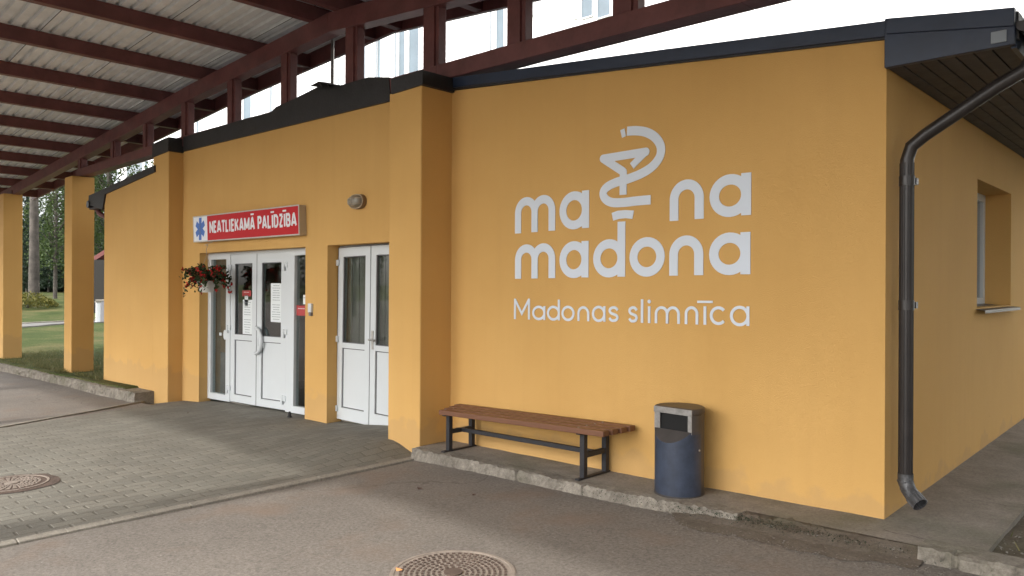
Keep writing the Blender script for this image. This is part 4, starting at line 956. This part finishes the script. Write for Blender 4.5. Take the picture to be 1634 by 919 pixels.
for k in range(n): a = 2*math.pi*k/n; q_ = 1 + .10 * noise.noise(Vector((math.cos(a)*2, math.sin(a)*2, 1))); vs_ += [(-7.10 + .262*math.cos(a), 1.56 + .262*math.sin(a), gpave(-7.1, 1.5) + .0145), (-7.10 + .335*q_*math.cos(a), 1.56 + .335*q_*math.sin(a), gpave(-7.1 + .33*math.cos(a), 1.56) + .009)]
cr_.add(vs_, [(2*k, 2*k+1, (2*k+3) % (2*n), (2*k+2) % (2*n)) for k in range(n)])
tag(cr_.build('mortar_collar', M['castd']), kind='structure')

# ------------------------------------------------------------------ overhead cable
a_, b_2 = onY(700, 141, 7.0), onY(1230, -8, 7.0)
cb_ = MB(); cb_.tube([a_.lerp(b_2, t_) - Vector((0, 0, .03 * math.sin(math.pi * t_))) for t_ in rng(0, 1, 20)], .009, 6)
tag(cb_.build('overhead_cable', M['rubber']), 'thin black cable crossing the white sky above the roof', 'cable')

# ------------------------------------------------------------------ debris, grass
gv = MB(); rnd = random.Random(11)
def pebble(x, y, z, s):
    n = len(gv.v); vs3 = [(x + rnd.uniform(-s, s), y + rnd.uniform(-s, s), z + rnd.uniform(-.2*s, .9*s)) for _ in range(5)]
    gv.add(vs3, [(0,1,2),(0,2,3),(0,3,4),(0,4,1),(1,2,3),(1,3,4)])
for _ in range(420): x = rnd.uniform(-2.35, -1.15); y = rnd.gauss(4.34, .07); pebble(x, y, (groad(x, 4.3) + .005 if y < 4.34 else groad(x, 4.3) + .03), rnd.uniform(.003, .011))
for _ in range(900): x = rnd.uniform(-.88, .4); y = rnd.uniform(4.5, 7); pebble(x, y, .205 + .012 * (y - 4.5), rnd.uniform(.004, .014))
for _ in range(900): x = rnd.uniform(-2.75, -1.0); y = 4.15 + rnd.gauss(0, .10); pebble(x, y, groad(x, y) + .004, rnd.uniform(.002, .008))
for _ in range(240): x = rnd.uniform(-5, .2); y = 4.31 - abs(rnd.gauss(0, .05)); pebble(x, y, groad(x, y) + .002, rnd.uniform(.002, .006))
for _ in range(160): x = rnd.uniform(-5.3, -.5); y = rnd.uniform(1.5, 4.2); pebble(x, y, groad(x, y) + .002, rnd.uniform(.002, .005))
tag(gv.build('gravel', M['stone']), 'loose grit and pebbles along the kerb and pavement edge', 'gravel', kind='stuff')
gs = MB()
def blade(x, y, z, h, rnd):
    a = rnd.uniform(0, 6.28); w_ = rnd.uniform(.003, .006); dx, dy = math.cos(a) * w_, math.sin(a) * w_; lx_, ly_ = rnd.gauss(0, h*.4), rnd.gauss(0, h*.4)
    gs.add([(x-dx, y-dy, z), (x+dx, y+dy, z), (x+lx_, y+ly_, z+h)], [(0,1,2)])
for _ in range(9000):
    x = rnd.uniform(-24, -14.7); y = 4.5 + abs(rnd.gauss(0, 1.3)); 
    if -16.45 < x < -15.9 and y < 4.9: continue
    blade(x, y, glawn(x, y), rnd.uniform(.02, .07), rnd)
for _ in range(900): x = rnd.choice([-16.9, -15.6, -14.9, -20.4, -18.2]) + rnd.gauss(0, .2); y = 4.5 + abs(rnd.gauss(0, .06)); blade(x, y, glawn(x, y) + .01, rnd.uniform(.03, .10), rnd)
for _ in range(700): x = rnd.uniform(-.88, 1.5); y = rnd.uniform(4.6, 9); blade(x, y, .20 + .012*(y-4.5), rnd.uniform(.02, .06), rnd)
tag(gs.build('grass', M['grassb']), 'short rough grass growing behind the kerb', 'grass', kind='stuff')
ms = MB()
for _ in range(2600): x = rnd.gauss(-2.1, .55); y = rnd.gauss(4.36, .035); card(ms, (x, y, gwalk(x, y) - abs(rnd.gauss(0, .03)) - .0), rnd.uniform(.004, .012), rnd)
tag(ms.build('moss', M['wood2']), 'green moss clinging to the kerb below the bin', 'moss', kind='stuff')
lf = onZ(637, 915, .1); l_ = MB(); l_.add([(lf.x - .03, lf.y, groad(lf.x, lf.y) + .03), (lf.x, lf.y - .02, groad(lf.x, lf.y) + .022), (lf.x + .03, lf.y, groad(lf.x, lf.y) + .032), (lf.x, lf.y + .022, groad(lf.x, lf.y) + .024)], [(0,1,2,3)])
tag(l_.build('dry_leaf', M['leafo']), 'small orange dry leaf on the edge of the asphalt manhole cover', 'leaf')

for k, (px, py, lab, sz) in enumerate([(670, 783, 'crumpled dark brown leaf on the asphalt near the kerb start', .035), (756, 797, 'tiny dark leaf scrap on asphalt below the bench', .02), (300, 652, 'small dark leaf scrap on the paving left of the entrance', .025)]):
    p = onZ(px, py, groad(-8 if px < 400 else -4.7, 4)); g0 = (gpave(p.x, p.y) if px < 400 else groad(p.x, p.y)) + .006; l_ = MB()
    l_.add([(p.x - sz, p.y, g0 + .008), (p.x, p.y - sz * .5, g0), (p.x + sz, p.y + .004, g0 + .012), (p.x + .004, p.y + sz * .6, g0 + .002), (p.x, p.y, g0 + .012)], [(0,1,4), (1,2,4), (2,3,4), (3,0,4)])
    tag(l_.build('dry_leaf', M['leafd']), lab, 'leaf')
# ------------------------------------------------------------------ trees
def spruce_meshes(seed, h=18, rad=3.4, dense=1.0):
    rnd = random.Random(seed); c = MB(); t = MB(); t.tube([(0,0,-.3), (0,0,h*.5), (.05,0,h)], [.28, .18, .03], 9)
    lev = int(h * 2.6)
    for i in range(lev):
        z = h * (.08 + .92 * i / lev); rr = rad * (1 - (i / lev)) ** .85 * rnd.uniform(.8, 1.15) + .2
        for k in range(int(7 + 2 * dense)):
            a = rnd.uniform(0, 6.28); ln = rr * rnd.uniform(.7, 1.1); n = int(ln * 7 * dense) + 2
            for q_ in range(n):
                s_ = (q_ + rnd.random()) / n; p = Vector((math.cos(a)*ln*s_, math.sin(a)*ln*s_, z - .35*ln*s_ + .12*ln*s_*s_ - rnd.random()*.35))
                p += Vector((rnd.gauss(0,.12), rnd.gauss(0,.12), 0)); card(c, p, rnd.uniform(.25, .55), rnd, .35)
    return t, c
def birch_meshes(seed, h=15, rad=3.2, n=260, size=.17):
    rnd = random.Random(seed); c = MB(); t = MB(); t.tube([(0,0,-.3), (.1,0,h*.4), (0,.1,h*.8), (0,0,h)], [.17, .13, .06, .02], 8)
    for k in range(n):
        z = h * rnd.uniform(.25, 1.0); f = math.sin(math.pi * min(1, (z / h - .12) / .9)) ** .7; a = rnd.uniform(0, 6.28); r = rad * f * rnd.uniform(.2, 1.0)
        x, y = math.cos(a) * r, math.sin(a) * r; dl = rnd.uniform(.8, 2.6)
        if k % 6 == 0: t.tube([(0, 0, max(.5, z - r * .8)), (x * .6, y * .6, z - r * .1), (x, y, z)], [.05, .03, .012], 5)
        for q_ in range(int(dl * 14)): card(c, (x + rnd.gauss(0, .16), y + rnd.gauss(0, .16), z - dl * rnd.random()), rnd.uniform(size*.7, size*1.3), rnd, .7)
    return t, c
def plant(name, meshes, mt, mc, loc, label, cat, group, trunk_mat=None):
    e = thing(name, loc, label, cat, group)
    for nm, mb, m_ in (('trunk', meshes[0], mt), ('crown', meshes[1], mc)):
        ob = mb.build(nm, m_, None); ob.parent = e
    return e
def gz(x, y): return glawn(x, y)
sp0 = plant('spruce_tree', spruce_meshes(1, 19, 3.6, 1.2), M['bark'], M['needle'], (0,0,0), '', 'tree', 'dark spruces beyond the lawn')
bi0 = plant('birch_tree', birch_meshes(2, 16, 3.4, 330, .2), M['bark'], M['birch'], (0,0,0), '', 'tree', 'leafy trees beyond the lawn')
def place(src, used, px, d, lab, sc=1.0, rot=0.0, py=470):
    o_ = src if not used else copy_tree(src); p = far(px, py, d); o_.location = (p.x, p.y, glawn(p.x, p.y)); o_.scale = (sc, sc, sc); o_.rotation_euler[2] = rot; o_['label'] = lab; return o_
place(sp0, False, 20, 66, 'dark spruce with drooping boughs partly hidden by the leftmost ochre pillar', .8, .3)
sps = [(-60, 80, 1.0, 'dark spruce outside left behind the leftmost pillar'), (43, 88, .62, 'slim dark spruce behind the tall bare pine trunk'), (78, 92, .6, 'dark spruce between the pine trunk and the leafy tree'), (108, 86, .9, 'dark spruce hidden mostly by the second ochre pillar'),
       (136, 95, 1.0, 'tall dark spruce behind the second ochre pillar'), (160, 82, .95, 'dark spruce seen in the gap left of the clinic wall')]
for i, (px, d, sc, lab) in enumerate(sps): place(sp0, True, px, d, lab, sc, i * 1.3)
place(bi0, False, 88, 54, 'light green leafy tree filling the gap between the two ochre pillars', .85, 0)
for i, (px, d, sc, lab) in enumerate([(118, 60, .95, 'light green leafy tree behind the second ochre pillar'), (172, 58, 1.05, 'green leafy tree above the clinic eaves left corner')]):
    place(bi0, True, px, d, lab, sc, 1 + i)
# trees across the car park behind the camera, seen only as reflections in the door glass
for i, (x, y, sc, src) in enumerate([(-44, -20, .9, bi0), (-62, -24, 1.0, bi0), (-74, -36, 1.2, sp0), (-40, -34, 1.1, bi0), (-26, -24, 1.1, bi0), (-54, -46, 1.2, sp0)]):
    o_ = copy_tree(src); o_.location = (x, y, -.5); o_.scale = (sc,) * 3; o_.rotation_euler[2] = i * 1.1; o_['group'] = 'trees across the car park'; o_['label'] = 'tree across the car park reflected in the glass of the entrance doors'
for i, (x, y, sc) in enumerate([(6.0, 7.5, .8), (8.5, 11.5, 1.0), (5.5, 15.5, .9), (9.5, 4.0, .95), (6.5, 21.0, 1.0)]):  # out-of-view trees added to cut the skylight on the clinic side wall
    o_ = copy_tree(bi0); o_.location = (x, y, .1); o_.scale = (sc,) * 3; o_.rotation_euler[2] = 2 + i * 1.7; o_['group'] = 'unseen trees added to shade the side wall'; o_['label'] = 'unseen leafy tree added right of the clinic to shade its side wall'
# tall pine trunk
pp = far(54, 470, 48); pg = glawn(pp.x, pp.y); ptop = far(52, 300, 48)
pn = thing('pine_tree', (pp.x, pp.y, pg), 'tall pine with a bare grey trunk standing on the lawn', 'tree')
rnd = random.Random(5); tr = MB(); tr.tube([(.12, 0, -.4), (.04, 0, .4), (0, 0, 3), (-.05, 0, 6), (0.0, 0, 10), (.1, 0, 16)], [.42, .33, .29, .25, .22, .12], 14)
for v in range(len(tr.v)): x, y, z = tr.v[v]; k = 1 + .07 * noise.noise(Vector((x*6, y*6, z*1.5))); tr.v[v] = (x*k, y*k, z)
pr_ = Matrix.Translation((pp.x, pp.y, pg))
ob = tr.build('trunk', M['bark'], None, smooth=True); ob.parent = pn
cr2 = MB()
for k in range(90):
    z = rnd.uniform(9.5, 18); a = rnd.uniform(0, 6.28); r = rnd.uniform(.6, 2.8) * (1.1 - (z - 9) / 12)
    for q_ in range(26): card(cr2, (math.cos(a)*r + rnd.gauss(0,.35), math.sin(a)*r + rnd.gauss(0,.35), z + rnd.gauss(0,.22)), rnd.uniform(.2,.4), rnd, .35)
ob = cr2.build('crown', M['needle'], None); ob.parent = pn
# distant wood as one mass
wd2 = MB(); rnd = random.Random(8)
for _ in range(16000):
    px = rnd.uniform(-40, 260); d = rnd.uniform(92, 118); p = far(px, 470, d); g0 = glawn(p.x, p.y); hh_ = 8.5 + 3 * noise.noise(Vector((px * .05, 0, 0)))
    card(wd2, (p.x, p.y, g0 + rnd.uniform(0, 1) * hh_), rnd.uniform(.8, 1.6), rnd, .6)
tag(wd2.build('distant_wood', M['wood2']), 'dark far-off wood closing the view beyond the lawn', 'wood', kind='stuff')
tk = random.Random(2)
# yellow-green bush
bp = far(44, 482, 46); bg = glawn(bp.x, bp.y); bu = thing('garden_shrub', (bp.x, bp.y, bg), 'low yellow-green shrub on the lawn at the foot of the pine', 'shrub')
bm_ = MB(); rnd = random.Random(6)
for _ in range(2600):
    a, r = rnd.uniform(0, 6.28), math.sqrt(rnd.random()); hz = .95 * (1 - r * r * .75) * (1 + .35 * noise.noise(Vector((math.cos(a)*r*3, math.sin(a)*r*3, 0))))
    card(bm_, (bp.x + math.cos(a)*r*2.0, bp.y + math.sin(a)*r*1.6, bg + hz * rnd.random() ** .4), rnd.uniform(.08, .17), rnd, .6)
bm_.build('foliage', M['bushl'], bu); s_ = MB()
for k in range(8): s_.tube([(bp.x, bp.y, bg - .05), (bp.x + math.cos(k)*.8, bp.y + math.sin(k)*.6, bg + .6)], .02, 5)
s_.build('stem', M['bark'], bu)
# grey utility cabinet with white post, red shed roof
gp = onZ(166, 514, -.2); cb2 = thing('utility_wall', (gp.x, gp.y, -.3), 'low grey wall with pale cap beside the white post', 'wall')
q1, q2 = far(160, 480, 37), far(200, 480, 37); zg = glawn(q1.x, q1.y)
MB().beam((q1.x, q1.y, zg + .5), (q2.x, q2.y, zg + .5), .25, 1.15).build('wall', M['boxg'], cb2); MB().beam((q1.x - .1, q1.y - .1, zg + 1.10), (q2.x, q2.y, zg + 1.10), .35, .06).build('cap', M['edging'], cb2)
q3 = far(156.5, 480, 36.5); wp = thing('white_post', (q3.x, q3.y, zg), 'short square white post at the end of low grey wall', 'post')
MB().box((q3.x - .08, q3.y - .08, zg - .1), (q3.x + .08, q3.y + .08, zg + 1.0)).build('post', M['signwhite'], wp, bevel=.01); MB().box((q3.x - .12, q3.y - .12, zg + 1.0), (q3.x + .12, q3.y + .12, zg + 1.05)).build('post_cap', M['edging'], wp)
shd = thing('garden_shed', (far(175, 470, 44).x, far(175, 470, 44).y, 0), 'small shed with dark red roof edge behind the low grey wall', 'shed')
a1, a2, a3 = far(138, 424, 44), far(168, 405, 44), far(196, 392, 44)
rf2 = MB(); nrm = FW * 3
for (p, q_) in ((a1, a2), (a2, a3)):
    rf2.add([p, q_, q_ + nrm, p + nrm, p + Vector((0,0,.28)), q_ + Vector((0,0,.28)), q_ + nrm + Vector((0,0,.28)), p + nrm + Vector((0,0,.28))], [(0,3,2,1),(4,5,6,7),(0,1,5,4),(1,2,6,5),(2,3,7,6),(3,0,4,7)])
rf2.build('roof', M['shed'], shd)
p, q_ = far(152, 420, 44.5), far(210, 420, 44.5); zg = .0
MB().beam((p.x, p.y, 1.3), (q_.x, q_.y, 1.3), 2.4, 3.4).build('wall', M['room2'], shd)
